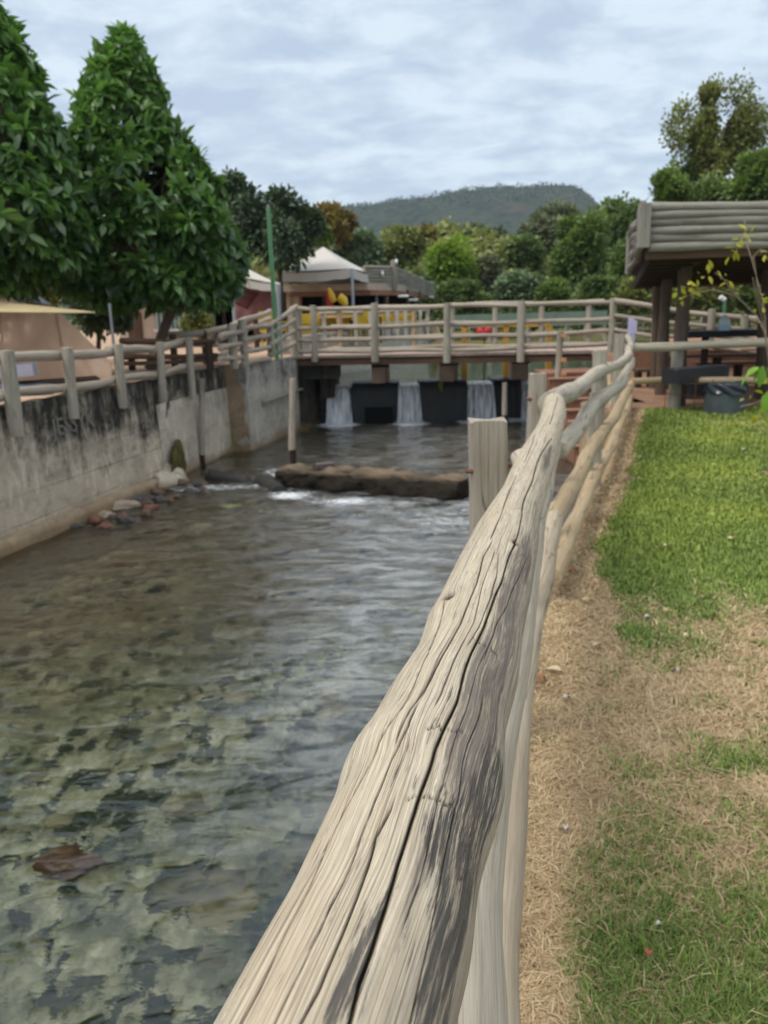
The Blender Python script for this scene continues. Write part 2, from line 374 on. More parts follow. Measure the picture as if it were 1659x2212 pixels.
# ------------------------------------------------------------------ water
def water_mat(name, tint, foam=True, bumpk=1.0, rough=.07):
    t = Mt(name); nt_ = t.nt; nt_.nodes.remove(t.b)
    o = nt_.nodes['Material Output']; v = t.n('ShaderNodeTexCoord').outputs['Object']
    r1 = t.noise(v, (2.6, 4.4, 1), 2, .45, .6); r2 = t.noise(v, (9, 16, 1), 2, .5, .6); r3 = t.noise(v, (28, 50, 1), 1, .5, .3)
    h = t.math('ADD', t.math('MULTIPLY', r1, 1.0), t.math('ADD', t.math('MULTIPLY', r2, .24), t.math('MULTIPLY', r3, .03)))
    bp = t.n('ShaderNodeBump', Strength=1.0, Distance=.034*bumpk); t.l(h, bp.inputs['Height'])
    rf = t.n('ShaderNodeBsdfRefraction', Roughness=.0, IOR=1.33); rf.inputs['Color'].default_value = (*tint, 1); t.l(bp, rf.inputs['Normal'])
    gl = t.n('ShaderNodeBsdfGlossy', Roughness=rough); gl.inputs['Color'].default_value = (1, 1, 1, 1); t.l(bp, gl.inputs['Normal'])
    fr = t.n('ShaderNodeFresnel', IOR=1.62); t.l(bp, fr.inputs['Normal'])
    ms = t.n('ShaderNodeMixShader'); t.l(fr, ms.inputs[0]); t.l(rf, ms.inputs[1]); t.l(gl, ms.inputs[2])
    last = ms
    if foam:
        fa = t.attr('foam').outputs['Fac']
        fn = t.noise(v, (8, 15, 1), 6, .75, .8)
        fm = t.ramp(t.math('ADD', t.math('MULTIPLY', fa, .9), t.math('MULTIPLY', t.math('SUBTRACT', fn, .5), 2.1)), [(.48, 0.), (1.0, .92)])
        df = t.n('ShaderNodeBsdfDiffuse'); df.inputs['Color'].default_value = (.72, .76, .80, 1)
        m2 = t.n('ShaderNodeMixShader'); t.l(fm, m2.inputs[0]); t.l(ms, m2.inputs[1]); t.l(df, m2.inputs[2]); last = m2
        ve = t.attr('painted_sheen').outputs['Fac']; vn = t.noise(v, (2.2, 5.5, 1), 5, .7, .8)  # pale diffuse layer paints silver sky reflection, partly bubbles from the falls
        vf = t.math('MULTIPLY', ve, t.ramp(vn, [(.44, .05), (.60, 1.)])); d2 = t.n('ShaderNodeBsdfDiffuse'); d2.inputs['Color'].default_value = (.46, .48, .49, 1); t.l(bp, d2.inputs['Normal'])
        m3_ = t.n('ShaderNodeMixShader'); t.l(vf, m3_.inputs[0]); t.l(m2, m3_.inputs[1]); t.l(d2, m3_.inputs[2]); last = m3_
    nt_.links.new(last.outputs[0], o.inputs['Surface'])
    return t.m
FALLS = [(-1.18, -.70), (.40, .85), (1.95, 2.50), (3.15, 3.85)]
def blob(x, y, cx, cy, rx, ry, k=1.0): return k*np.exp(-(((x-cx)/rx)**2 + ((y-cy)/ry)**2))
def foam_f(x, y):
    f = 0
    for (a, b) in FALLS:
        f = f + blob(x, y, (a+b)/2, 17.85, (b-a)*.8+.12, .42, 1.4) + blob(x, y, (a+b)/2, 17.2, (b-a)*.8, 1.0, .35)
    f = f + blob(x, y, -1.7, 12.2, .35, .6, .8) + blob(x, y, -1.25, 11.0, .5, .45, .5) + blob(x, y, -2.6, 11.55, .9, .28, .75)
    f = f + blob(x, y, -.55, 10.45, .4, .25, .8) + blob(x, y, .3, 10.35, .7, .2, .30) + blob(x, y, -1.3, 10.9, .3, .3, .6) + blob(x, y, .0, 9.7, 1.3, .9, .22) + blob(x, y, 1.25, 10.3, .25, .5, .5)
    f = f + blob(x, y, .2, 8.2, 1.2, 1.8, .14) + blob(x, y, .9, 9.2, .6, 1.0, .38) + blob(x, y, .3, 14.5, 1.8, 1.6, .17) + blob(x, y, -1.6, 12.9, .5, .3, .35)
    return np.clip(f, 0, 1.3)
def painted_sheen_f(x, y):  # where the painted silver reflection lies, mid stream below the falls
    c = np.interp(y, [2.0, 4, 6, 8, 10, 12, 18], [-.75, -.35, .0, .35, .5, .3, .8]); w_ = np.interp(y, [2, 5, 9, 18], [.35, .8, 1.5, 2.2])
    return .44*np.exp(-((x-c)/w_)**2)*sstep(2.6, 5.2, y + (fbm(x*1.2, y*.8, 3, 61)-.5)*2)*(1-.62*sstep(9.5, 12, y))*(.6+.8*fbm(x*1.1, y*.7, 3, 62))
def riv_h(X, Y):
    turb = .22 + .85*sstep(5, 11, Y)
    ch = sum(np.sin(X*a + Y*b + ph)*am for a, b, ph, am in
             [(3.1, 7.9, .3, .006), (-2.3, 9.7, 1.1, .005), (5.9, 4.3, 2.2, .0035), (-6.7, 12.1, 4.0, .003), (1.3, 5.1, .9, .006), (9, -14, 2, .002)])
    n = (fbm(X*3, Y*5, 4, 31)-.5)
    return ZW + turb*(ch + .035*n) + .03*np.clip(foam_f(X, Y), 0, 1)*fbm(X*9, Y*9, 3, 32)
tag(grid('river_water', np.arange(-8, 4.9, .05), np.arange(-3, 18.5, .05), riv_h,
     water_mat('river_water', (.86, .92, .90)), keep=river_keep, attrs={'foam': foam_f, 'painted_sheen': painted_sheen_f}), kind='structure')
pw = water_mat('pond_water', (.62, .72, .60), False, .35, .05)
def pond_keep(cx, cy): return cx > -1.9+(cy-18)*.0
tag(grid('pond_water', np.arange(-2.2, 26, .4), np.arange(18.5, 38.4, .4), lambda X, Y: ZP + 0*X, pw, keep=pond_keep), kind='structure')

# ------------------------------------------------------------------ left retaining wall
def conc(name, base, mould, z0, z1, boards=True, patch=False):
    t = Mt(name, .92, .1); v = t.n('ShaderNodeTexCoord').outputs['Object']
    sp_ = t.n('ShaderNodeSeparateXYZ'); t.l(v, sp_.inputs[0]); z = sp_.outputs['Z']
    big = t.noise(v, (1.1, 1.1, 1.6), 5, .65); drip = t.noise(v, (4.5, 4.5, .35), 4, .6, .2); fine = t.noise(v, (16, 16, 12), 5, .7)
    c = t.mix(t.ramp(big, [(.35, 0.), (.65, 1.)]), tuple(q*.72 for q in base), base)
    c = t.mix(t.math('MULTIPLY', fine, .35), c, (.16, .13, .10))
    bl2_ = t.noise(v, (2.6, 2.6, 4.5), 6, .75); c = t.mix(t.math('MULTIPLY', t.ramp(bl2_, [(.48, 0.), (.62, 1.)]), .55), c, tuple(q*.42 for q in base))
    bl3_ = t.noise(v, (7, 7, 2.2), 5, .7); c = t.mix(t.math('MULTIPLY', t.ramp(bl3_, [(.55, 0.), (.68, 1.)]), .6), c, tuple(min(.8, q*1.25) for q in base))
    zn = t.math('MULTIPLY', t.math('SUBTRACT', z, z0), 1/(z1-z0))
    k = t.math('ADD', zn, t.math('ADD', t.math('MULTIPLY', t.math('SUBTRACT', drip, .5), 1.9), t.math('MULTIPLY', t.math('SUBTRACT', big, .5), 2.4)))
    k = t.math('ADD', k, t.math('MULTIPLY', t.math('SUBTRACT', fine, .5), .9)); c = t.mix(t.math('MULTIPLY', t.ramp(k, [(.38, 0.), (.62, .40), (1.05, 1.)]), t.ramp(bl3_, [(.45, .97), (.72, .55)])), c, mould)
    low = t.math('ADD', z, t.math('MULTIPLY', big, .5))
    c = t.mix(t.ramp(t.math('ADD', low, 1.0), [(.27, 1.), (.47, 0.)]), c, (.24, .165, .09))
    h = fine
    if boards:
        fr = t.math('FRACT', t.math('MULTIPLY', t.math('ADD', z, 3.0), 3.1))
        ln = t.math('MULTIPLY', t.ramp(fr, [(0, 1.), (.05, 0.)]), t.ramp(big, [(.4, .2), (.6, 1.)])); c = t.mix(t.math('MULTIPLY', ln, .5), c, (.08, .065, .05)); h = t.math('SUBTRACT', fine, ln)
    t.col(c); t.bump(h, .45, .015); return t.m
CW = conc('stained_concrete', (.62, .54, .42), (.022, .022, .02), -.62, .30)
CW2 = conc('pale_render', (.62, .56, .45), (.16, .15, .13), -.2, 1.6, False)
CB = conc('brown_concrete', (.40, .29, .19), (.05, .045, .035), .3, 1.4, False)
CD = conc('dark_wet_concrete', (.05, .045, .035), (.02, .022, .018), -.8, .4, False)
def slab(name, pts, z0, z1, th, mat, parent=None, batter=0.0, nz=10, rough=.012, side=-1):
    """wall along a plan polyline with a rough face; thickness goes to the left"""
    P = [Vector((x, y, 0)) for x, y in pts]; dl = [0]
    for i in range(1, len(P)): dl.append(dl[-1]+(P[i]-P[i-1]).length)
    n = max(2, int(dl[-1]/.12)); t = np.linspace(0, dl[-1], n+1)
    X = np.interp(t, dl, [p.x for p in P]); Y = np.interp(t, dl, [p.y for p in P])
    dX = np.gradient(X); dY = np.gradient(Y); l_ = np.hypot(dX, dY); nx = dY/l_*-side*-1; ny = -dX/l_*-side*-1
    nx, ny = dY/l_, -dX/l_            # to the right of travel = river side
    zs = np.linspace(z0, z1, nz+1); rows = []
    for z in zs:
        o_ = batter*(z1-z)/(z1-z0) + rough*(fbm(t*4+z*7, t*0+z*9, 3, 4)-.5)*2
        rows.append(np.stack([X+nx*o_, Y+ny*o_, np.full(n+1, z)], 1))
    rows.append(np.stack([X-nx*th, Y-ny*th, np.full(n+1, z1)], 1)); rows.append(np.stack([X-nx*th, Y-ny*th, np.full(n+1, z0)], 1))
    V = np.stack(rows); idx = np.arange(V.shape[0]*V.shape[1]).reshape(V.shape[:2])
    F = np.stack([idx[:-1, :-1], idx[:-1, 1:], idx[1:, 1:], idx[1:, :-1]], -1).reshape(-1, 4)
    # end caps
    m_ = MB(); m_.add(V.reshape(-1, 3), F)
    for k in (0, n):
        q = V[:, k]; c = np.vstack([q, q.mean(0)]); a = np.arange(len(q)); f = np.stack([a, np.roll(a, -1), np.full(len(q), len(q))], 1); m_.add(c, f if k == 0 else f[:, ::-1])
    return m_.build(name, mat, parent, smooth=False)
rw = empty('retaining_wall', (-4.18, 8.7, ZW), 'long mould stained concrete wall holding the left river bank, post feet fixed to its face', 'wall')
slab('wall_face', [(-7.2, -3), (-4.18, 8.7), (-3.36, 12.1)], -1.7, ZB-.01, .3, CW, rw, batter=.10)
slab('rendered_patch', [(-3.36, 12.1), (-2.80, 14.78)], -1.7, ZB-.012, .3, CW, rw, batter=.05)
slab('pale_panel', [(-3.345, 12.12), (-2.785, 14.76)], -1.7, .22, .02, CW2, rw, batter=.06)
slab('footing', [(-7.0, -3), (-3.98, 8.7), (-3.25, 11.6)], -1.7, ZW+.16, .4, conc('footing', (.40, .31, .21), (.1, .08, .06), .5, 2, False), rw, batter=.08, rough=.03)
# scratched writing on the mould band
d_ = Vector((-3.36+4.18, 12.1-8.7, 0)).normalized(); nrm = Vector((d_.y, -d_.x, 0))
def text(body, size, mat, name, parent, loc, xdir, up, ext=.002, align='LEFT'):
    cu = bpy.data.curves.new(name, 'FONT'); cu.body = body; cu.size = size; cu.extrude = ext; cu.align_x = align
    o = bpy.data.objects.new(name, cu); C.objects.link(o); o.data.materials.append(mat)
    dg = bpy.context.evaluated_depsgraph_get(); me = bpy.data.meshes.new_from_object(o.evaluated_get(dg))
    bpy.data.objects.remove(o); z = xdir.cross(up); M = Matrix((xdir, up, z)).transposed().to_4x4(); M.translation = loc
    me.transform(M); return link_mesh(name, me, None, parent)
g0 = Vector((-4.18, 8.7, 0)) + d_*.95 + nrm*.045; g0.z = .14
text('JESSYK', .30, plain('chalk', (.20, .19, .165), .95), 'graffiti', rw, g0, d_, Vector((0, 0, 1)), .004)
# abutment block beside the bridge
ab = empty('bridge_abutment', (-2.3, 15.5, ZW), 'streaked concrete abutment block with a thin ledge bar, carrying the left end of the footbridge', 'abutment')
slab('front_face', [(-3.2, 14.84), (-2.42, 14.72)], -1.7, ZB+.0, .3, CB, ab, rough=.02)
slab('side_face', [(-2.40, 14.71), (-1.62, 18.0)], -1.7, ZB-.006, .8, conc('streaked_concrete', (.52, .49, .43), (.07, .07, .065), -.2, 1.15, False), ab, rough=.015)
M_().beam((-2.20, 15.3, -.12), (-1.68, 17.4, -.08), .07, .035).build('ledge_bar', W_SILVER, ab)
slab('dark_return', [(-1.60, 17.4), (-1.40, 18.2), (-1.10, 22.5)], -1.7, ZB-.14, .6, CD, ab, rough=.05)
M_().box((-1.25, 17.9, .28), (.75, .9, .34)).box((-1.16, 18.3, -.1), (.3, .7, .5)).build('corbel', CD, ab, smooth=False)
# far quay wall under the terrace
q1 = gp(700, 812, ZP); q2 = gp(927, 776, ZP)
QW = conc('quay_concrete', (.56, .54, .46), (.14, .14, .12), .35, 1.1, False)
qw = slab('quay_wall', [(q1.x-.3, q1.y-3.4), (q1.x+.05, q1.y), (q2.x, q2.y)], -.8, .95, .5, QW, None, rough=.01)
tag(qw, 'pale concrete quay wall along the upper pond, seen through the gap under the footbridge', 'wall')

# ------------------------------------------------------------------ weir and falls
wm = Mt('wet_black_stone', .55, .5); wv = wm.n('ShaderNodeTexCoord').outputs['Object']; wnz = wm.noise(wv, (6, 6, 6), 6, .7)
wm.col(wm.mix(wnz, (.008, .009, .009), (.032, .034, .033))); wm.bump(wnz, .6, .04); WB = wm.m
FW_ = Mt('falling_water', .25, .5); fv = FW_.n('ShaderNodeTexCoord').outputs['Object']
fa = FW_.noise(fv, (16, 6, .9), 5, .65, .3); fb = FW_.noise(fv, (60, 12, 2.5), 3, .6)
al = FW_.ramp(FW_.math('ADD', fa, FW_.math('MULTIPLY', fb, .4)), [(.46, .10), (.78, .90)])
FW_.b.inputs['Base Color'].default_value = (.82, .85, .90, 1); FW_.l(al, FW_.b.inputs['Alpha']); FW_.bump(fa, .5, .02)
weir = empty('weir', (1.0, 18.3, ZW), 'low dark stone weir with trapezoid blocks between falls, spanning the river under the footbridge', 'weir')
wy = 18.3
def wblock(x0, x1, t0, t1, name='weir_block', cave=None):
    """front tapered block; x at base, t at top"""
    nx = 14; nz = 9; V = []; zs = np.linspace(-1.6, -.10, nz)
    for z in zs:
        k = (z+1.6)/1.5; a = x0*(1-k)+t0*k; b = x1*(1-k)+t1*k
        for i in range(nx):
            u = i/(nx-1); V.append((a*(1-u)+b*u, wy - .22*(1-k) + .05*(random.random()-.5), z + .02*(random.random()-.5)))
    for z in (-.10, -1.6):
        for i in range(nx): u = i/(nx-1); V.append((t0*(1-u)+t1*u, wy+1.1, z))
    idx = np.arange(len(V)).reshape(-1, nx); F = np.stack([idx[:-1, :-1], idx[:-1, 1:], idx[1:, 1:], idx[1:, :-1]], -1).reshape(-1, 4)
    m_ = MB(); m_.add(V, F)
    for k in (0, nx-1):
        q = idx[:, k]; P = np.array(V)[q]; c = np.vstack([P, P.mean(0)]); a = np.arange(len(q)); m_.add(c, np.stack([a, np.roll(a, -1), np.full(len(q), len(q))], 1))
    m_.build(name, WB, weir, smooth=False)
wblock(-.80, .48, -.64, .42); wblock(.82, 2.05, .88, 1.93); wblock(2.50, 3.2, 2.54, 3.15); wblock(3.8, 4.7, 3.9, 4.7)
M_().box((-.05, wy-.26, -.78), (.62, .10, .36)).build('undercut_shade', plain('recess_shade', (.004, .004, .004), .9), weir)  # black slab in front of the block paints the shade of a recess
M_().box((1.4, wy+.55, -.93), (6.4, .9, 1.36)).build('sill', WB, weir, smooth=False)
M_().log([(1.33, wy-.1, -.12), (1.36, wy-.18, -.3)], [.07, .03], seg=8, rough=.2).build('moss_tuft', plain('moss_green', (.10, .16, .02), .95), weir)
for i, (a, b) in enumerate(FALLS):
    nx, nz = 26, 22; V = []
    for j in range(nz):
        k = j/(nz-1)
        for i_ in range(nx):
            u = i_/(nx-1); sp2 = (k**1.5)*.05
            x = a - sp2 + (b-a+2*sp2)*u
            if k < .2: y = wy+.45-.9*k/.2*.6; z = ZP+.015 - .02*(k/.2)
            else:
                q = (k-.2)/.8; y = wy-.09 - .26*q**.6; z = ZP - .005 - (ZP-ZW)*q**1.25
            V.append((x + .01*math.sin(u*40), y + .02*math.sin(u*23+j*.3), z))
    idx = np.arange(nx*nz).reshape(nz, nx); F = np.stack([idx[:-1, :-1], idx[:-1, 1:], idx[1:, 1:], idx[1:, :-1]], -1).reshape(-1, 4)
    o = np_mesh('waterfall', np.array(V), F, FW_.m)
    tag(o, ['leftmost white waterfall beside the dark abutment under the bridge', 'narrow white waterfall between the two big black weir blocks',
            'wide white waterfall right of the middle weir block', 'rightmost waterfall of the weir, mostly hidden behind the grey fence posts'][i], 'waterfall', 'waterfalls over the weir')

# ------------------------------------------------------------------ footbridge
def fr(x): return 17.35 - (x+1.4)*.17          # front line Y of the bridge
BR = empty('footbridge', (1.5, 17.3, ZB), 'wooden footbridge with four rail log railings and pink brown deck crossing above the weir', 'footbridge')
DK = .60
V = []
for (dyy, z) in ((0, DK), (0, DK-.05), (1.9, DK-.05), (1.9, DK)): pass
m_ = MB()
for i in range(34):
    x = -1.75 + i*.2; m_.beam((x, fr(x)-.03, DK-.025), (x+.31, fr(x)+1.85, DK-.025), .192, .05)
m_.build('deck', plain('deck_boards', (.42, .31, .25), .85), BR, False)
for dyy in (.06, .9, 1.75):
    M_().beam((-1.75, fr(-1.75)+dyy, DK-.14), (4.95, fr(4.95)+dyy, DK-.14), .10, .12).build('beam', W_DARK if dyy > .1 else W_BROWN, BR)
BT = plain('salmon_concrete', (.46, .33, .26), .9)
for px, wpx in ((817, 33), (965, 28), (1118, 29)):
    p = at(px, 800, 18.5); M_().box((p.x, p.y+.1, .13), (.30, .45, .56)).box((p.x+.17, p.y+.35, .12), (.18, .5, .55)).build('pier', BT, BR, False)
    M_().box((p.x+.08, p.y+.15, .41), (.52, 1.3, .09)).box((p.x+.05, p.y+.0, .32), (.40, .50, .12)).build('pier_cap', W_DARK, BR, False)
posts = [(675, 660, 782), (808, 655, 782), (966, 655, 784), (1127, 651, 782), (1325, 645, 832)]
RZ = []
for px, t, b in posts:
    Y = 17.25
    for _ in range(4): Y = fr(at(px, 700, Y).x)
    a = at(px, t, Y-.10); c = at(px, b, Y-.10)
    M_().log([(a.x, a.y, c.z), (a.x, a.y, a.z)], .072, seg=10, wob=.008).build('railing_post', W_GREY, BR)
def bridge_rail(px0, px1, ys0, ys1, off, name='rail', r=.048, mat=None):
    for y0, y1 in zip(ys0, ys1):
        Ya = 17.25; Yb = 17.25
        for _ in range(4): Ya = fr(at(px0, 700, Ya).x)+off; Yb = fr(at(px1, 700, Yb).x)+off
        a = at(px0, y0, Ya); b = at(px1, y1, Yb); mid = (a+b)/2
        M_().log([a, b], [r, r*.9], seg=10, wob=.012).build(name, mat or W_OLD, BR)
segs = [(640, 675), (675, 808), (808, 966), (966, 1127), (1127, 1325)]
ys = {640: (671, 712, 738, 758), 675: (669, 711, 737, 760), 808: (667, 706, 733, 758), 966: (661, 700, 728, 756), 1127: (659, 697, 724, 752), 1325: (652, 688, 715, 741)}
ys[640] = (667, 711, 735, 760)
for a, b in segs:
    y0 = [v - (0, 0, 0, 0)[k] for k, v in enumerate(ys[a])]
    bridge_rail(a, b, ys[a], ys[b], -.05)
# far-side railing
for xw in (-1.2, -.35, .5, 1.35, 2.3, 3.3, 4.3):
    M_().log([(xw+.3, fr(xw)+1.85, DK-.1), (xw+.3, fr(xw)+1.85, DK+.9)], .06, seg=8).build('railing_post', W_TAN if xw < 1 else W_GREY, BR)
for z in (.04, .27, .547, .95):
    M_().log([(-1.1, fr(-1.3)+1.8, DK+z), (1.6, fr(1.3)+1.8, DK+z+.02), (4.9, fr(4.6)+1.8, DK+z)], .042, seg=8, wob=.015).build('rail', W_OLD, BR)

# gate posts and walkway fence on the left bank
def post(m, px, y0, y1, Y, r, **k):
    a = at(px, y0, Y); b = at(px, y1, Y); return m.log([(a.x, a.y, b.z), (a.x, a.y, a.z)], r, **k)
wf = empty('walkway_fence', (-2.2, 15.2, ZB), 'four rail log fence climbing to the bridge beside the green pole', 'fence')
GP = [(500, 700, 797, 14.0), (523, 691, 797, 14.5), (583, 699, 772, 15.6), (632, 662, 772, 17.3), (643, 668, 772, 17.6)]
for px, a, b, Y in GP: post(M_(), px, a, b, Y, .07 if px < 630 else .075, seg=10, wob=.005).build('post', W_GREY, wf)
for (xa, ya, Ya), (xb, yb, Yb) in (((523, 709, 14.4), (583, 705, 15.5)), ((523, 736, 14.4), (583, 723, 15.5)), ((523, 762, 14.4), (583, 748, 15.5)), ((523, 787, 14.4), (583, 776, 15.5)),
        ((583, 703, 15.5), (640, 662, 17.2)), ((583, 724, 15.5), (636, 690, 17.2)), ((583, 746, 15.5), (636, 714, 17.2)), ((583, 768, 15.5), (636, 740, 17.2)),
        ((475, 752, 13.2), (523, 741, 14.4)), ((475, 726, 13.2), (523, 715, 14.4)), ((475, 776, 13.2), (523, 770, 14.4))):
    M_().log([at(xa, ya, Ya), at(xb, yb, Yb)], .045, seg=9, wob=.012).build('rail', W_OLD, wf)
# inner fence behind
inf = empty('ramp_fence', (-3.5, 17.5, ZB), 'upper log fence behind the river fence with loose ended slanting rails', 'fence')
for (xa, ya, Ya), (xb, yb, Yb), r in (((360, 726, 14.6), (500, 708, 16.6), .06), ((490, 709, 16.4), (583, 671, 19), .055), ((470, 735, 16), (582, 690, 19.4), .055), ((473, 756, 15.6), (583, 722, 18.6), .05),
        ((473, 768, 15.4), (540, 751, 17.5), .045), ((372, 748, 14.4), (470, 744, 15.4), .05)):
    M_().log([at(xa, ya, Ya), at(xb, yb, Yb)], r, seg=9, wob=.02).build('rail', W_OLD, inf)
for px, a, b, Y in ((440, 715, 790, 15.6), (552, 690, 760, 18.0), (372, 722, 800, 14.5)): post(M_(), px, a, b, Y, .06, seg=9).build('post', W_BROWN, inf)
# river fence along the wall
lf = empty('river_fence', (-4.1, 8.9, ZB), 'two rail log fence on the left wall, long posts fixed to its face', 'fence')
LP = [(-130, 775, 1010, 7.9, .085), (30, 757, 942, 8.85, .075), (183, 750, 903, 9.9, .066), (304, 742, 880, 11.0, .063), (396, 738, 868, 12.1, .06), (470, 727, 862, 13.1, .057)]
PT = []
for px, a, b, Y, r in LP:
    A_ = at(px, a, Y); B_ = at(px, b, Y); x = wall_x(Y) + r + .07
    A_.x = x; PT.append((A_, Y)); M_().log([(x, Y, B_.z), (x+.02, Y, A_.z)], r, seg=12, wob=.006).build('post', W_GREY, lf)
for i in range(len(PT)-1):
    a, b = PT[i][0], PT[i+1][0]
    for dz, r in ((-.10, .062), (-.48, .055)):
        M_().log([(a.x-.10, a.y-.05, a.z+dz), (b.x-.10, b.y+.05, b.z+dz+.01)], [r, r*.9], seg=11, wob=.02).build('rail', W_OLD, lf)
# low timber rails / bench behind the river fence
tb = empty('timber_bench', (-3.2, 13.8, ZB), 'dark brown timber bench rails standing behind the tree trunk and the river fence', 'bench')
for (xa, ya, Ya), (xb, yb, Yb), r in (((262, 738, 12.4), (462, 739, 14.2), .05), ((262, 772, 12.2), (470, 768, 14.0), .045), ((262, 785, 12.2), (470, 778, 14), .035)):
    M_().log([at(xa, ya, Ya), at(xb, yb, Yb)], r, seg=8, wob=.01).build('rail', W_BROWN, tb)
for px in (280, 450): post(M_(), px, 738, 800, 13.3, .06, seg=8).build('leg', W_DARK, tb)

# ------------------------------------------------------------------ stakes and log in the river
def stake(px, y0, y1, Y, r, lab):
    a = at(px, y0, Y); b = at(px+1, y1, Y)
    s_ = empty('river_stake', (a.x, a.y, ZW), lab, 'stake', 'wooden stakes standing in the river')
    M_().log([(b.x, Y, b.z+.14), (a.x, Y, a.z)], r, seg=9, wob=.008).build('stake_shaft', W_OLD, s_)
    M_().log([(b.x, Y, -1.4), (b.x, Y, b.z+.15)], r*1.03, seg=9).build('wet_foot', W_DARK, s_)
stake(632, 818, 992, 12.3, .048, 'slim pale stake rising at the left end of the big dark log')
stake(436, 818, 1000, 13.4, .05, 'slim grey stake with a black wet foot in front of the pale wall panel')
stake(1090, 827, 912, 16.5, .055, 'short grey stake in front of the weir, between the two nearest fence posts')
sm = Mt('sodden_wood', .9, .15); sv = sm.attr('wc').outputs['Vector']; sn = sm.noise(sv, (9, 9, 3), 6, .7); so_ = sm.n('ShaderNodeTexCoord').outputs['Object']
sz = sm.n('ShaderNodeSeparateXYZ'); sm.l(so_, sz.inputs[0]); up_ = sm.ramp(sm.math('ADD', sm.math('MULTIPLY', sm.math('ADD', sz.outputs['Z'], .74), 7.), sn), [(.45, 0.), (.95, 1.)])
sm.col(sm.mix(up_, (.022, .018, .013), (.18, .135, .09))); sm.bump(sn, .9, .05)
lg = empty('sunken_log', (-.3, 11.2, ZW), 'big dark waterlogged log lying across the river with a pale dry top', 'log')
a = gp(612, 1036, ZW+.05); b = gp(1003, 1066, ZW+.05)
lgo = M_().log([a, (a+b)/2+Vector((0, .05, .04)), b], [.24, .25, .22], seg=48, wob=.03, n=150).build('log_trunk', sm.m, lg, False)
co = np.empty(len(lgo.data.vertices)*3); lgo.data.vertices.foreach_get('co', co); co = co.reshape(-1, 3)
zz_ = co[:, 2]-(ZW+.06); fn_ = fbm(co[:, 0]*4, co[:, 2]*9+co[:, 1]*6, 4, 33)-.5; fn2 = fbm(co[:, 0]*1.6, co[:, 0]*0+3, 3, 35)-.5
co[:, 2] = ZW+.06 + np.minimum(zz_, .185+.06*fn_+.09*fn2)*1.0 + .08*fn_; co[:, 1] += .22*fn_; co[:, 0] += .10*(fbm(co[:, 2]*12, co[:, 1]*8, 3, 36)-.5)
lgo.data.vertices.foreach_set('co', co.ravel()); lgo.data.update()
M_().box(gp(700, 1008, -.68)+Vector((.0, .1, .01)), (.26, .16, .05), rot=.3).build('flat_stone', plain('dark_stone', (.12, .09, .09), .8), lg)
lg2 = empty('broken_log', (-2.3, 11.8, ZW), 'shorter black waterlogged log left of the big one, its end broken', 'log')
a = gp(455, 1032, ZW); b = gp(573, 1042, ZW); c = gp(603, 1062, ZW)
M_().log([a, b], [.11, .13], seg=14, rough=.08, wob=.02, n=24).log([b, c], [.15, .10], seg=12, rough=.08, n=12).build('log_trunk', plain('black_wet_wood', (.022, .02, .017), .6, .5), lg2)

# ------------------------------------------------------------------ stones and scraps at the wall foot
ST = {'pale': plain('pale_stone', (.36, .30, .23), .9, .2, .3, 8), 'brown': plain('brown_stone', (.13, .09, .065), .85, .3, .3, 8), 'grey': plain('grey_stone', (.075, .068, .065), .7, .4, .3, 8),
      'red': plain('red_stone', (.17, .08, .055), .8, .3, .25, 8), 'moss': plain('moss', (.085, .075, .025), .95, .1, .5, 9), 'lime': plain('lime_stone', (.30, .32, .10), .85, .2, .2, 6)}
def rock(name, c, s_, mat, seed, lab, cat='stone', grp=None, parent=None):
    n, k = 14, 20; th = np.linspace(0, np.pi, n); ph = np.linspace(0, 2*np.pi, k, endpoint=False); T_, P_ = np.meshgrid(th, ph, indexing='ij')
    D = np.stack([np.sin(T_)*np.cos(P_), np.sin(T_)*np.sin(P_), np.cos(T_)], -1)
    r = 1 + 1.1*(fbm(D[..., 0]*1.9+seed*3.7+9, D[..., 1]*1.9+D[..., 2]*1.5+seed+9, 3, seed)-.5)
    r[0] = r[0].mean(); r[-1] = r[-1].mean()
    V = D*r[..., None]*np.array(s_) + np.array(c); idx = np.arange(n*k).reshape(n, k); j = np.roll(idx, -1, 1)
    F = np.stack([idx[:-1], idx[1:], j[1:], j[:-1]], -1).reshape(-1, 4)
    o = np_mesh(name, V.reshape(-1, 3), F, mat, parent)
    if not parent: tag(o, lab, cat, grp)
    return o
def rk(px, py, s_, mt, seed, lab, dz=0, **k):
    p = gp(px, py, ZW+dz); return rock('stone', p, s_, ST[mt], seed, lab, grp='stones at the foot of the left wall', **k)
rk(262, 1094, (.22, .17, .10), 'pale', 3, 'largest pale stone at the foot of the left wall')
rk(228, 1112, (.13, .10, .06), 'pale', 5, 'small pale stone just left of the largest one at the wall foot', -.0)
rk(190, 1120, (.12, .09, .05), 'grey', 7, 'dark grey stone half sunk left of the pale stones')
rk(290, 1064, (.15, .12, .08), 'brown', 8, 'brown stone close against the wall behind the largest pale stone')
rk(312, 1078, (.16, .10, .06), 'grey', 11, 'dark slab stone right of the largest pale stone')
rk(322, 1098, (.12, .08, .05), 'red', 12, 'reddish stone at the waterline right of the pale stones')
rk(346, 1083, (.10, .07, .07), 'grey', 14, 'small grey stone with a pale top furthest from the wall foot')
rk(165, 1138, (.10, .07, .05), 'grey', 16, 'dark stone furthest left along the wall foot')
rk(500, 1097, (.13, .07, .03), 'lime', 17, 'flat yellow green stone lying in the shallow water below the broken log', -.03)
mo = rock('moss_clump', (wall_x(12.45)+.10, 12.5, -.72), (.06, .36, .30), ST['moss'], 20, 'brown green moss clump growing on the wall beside the pale panel', 'moss')
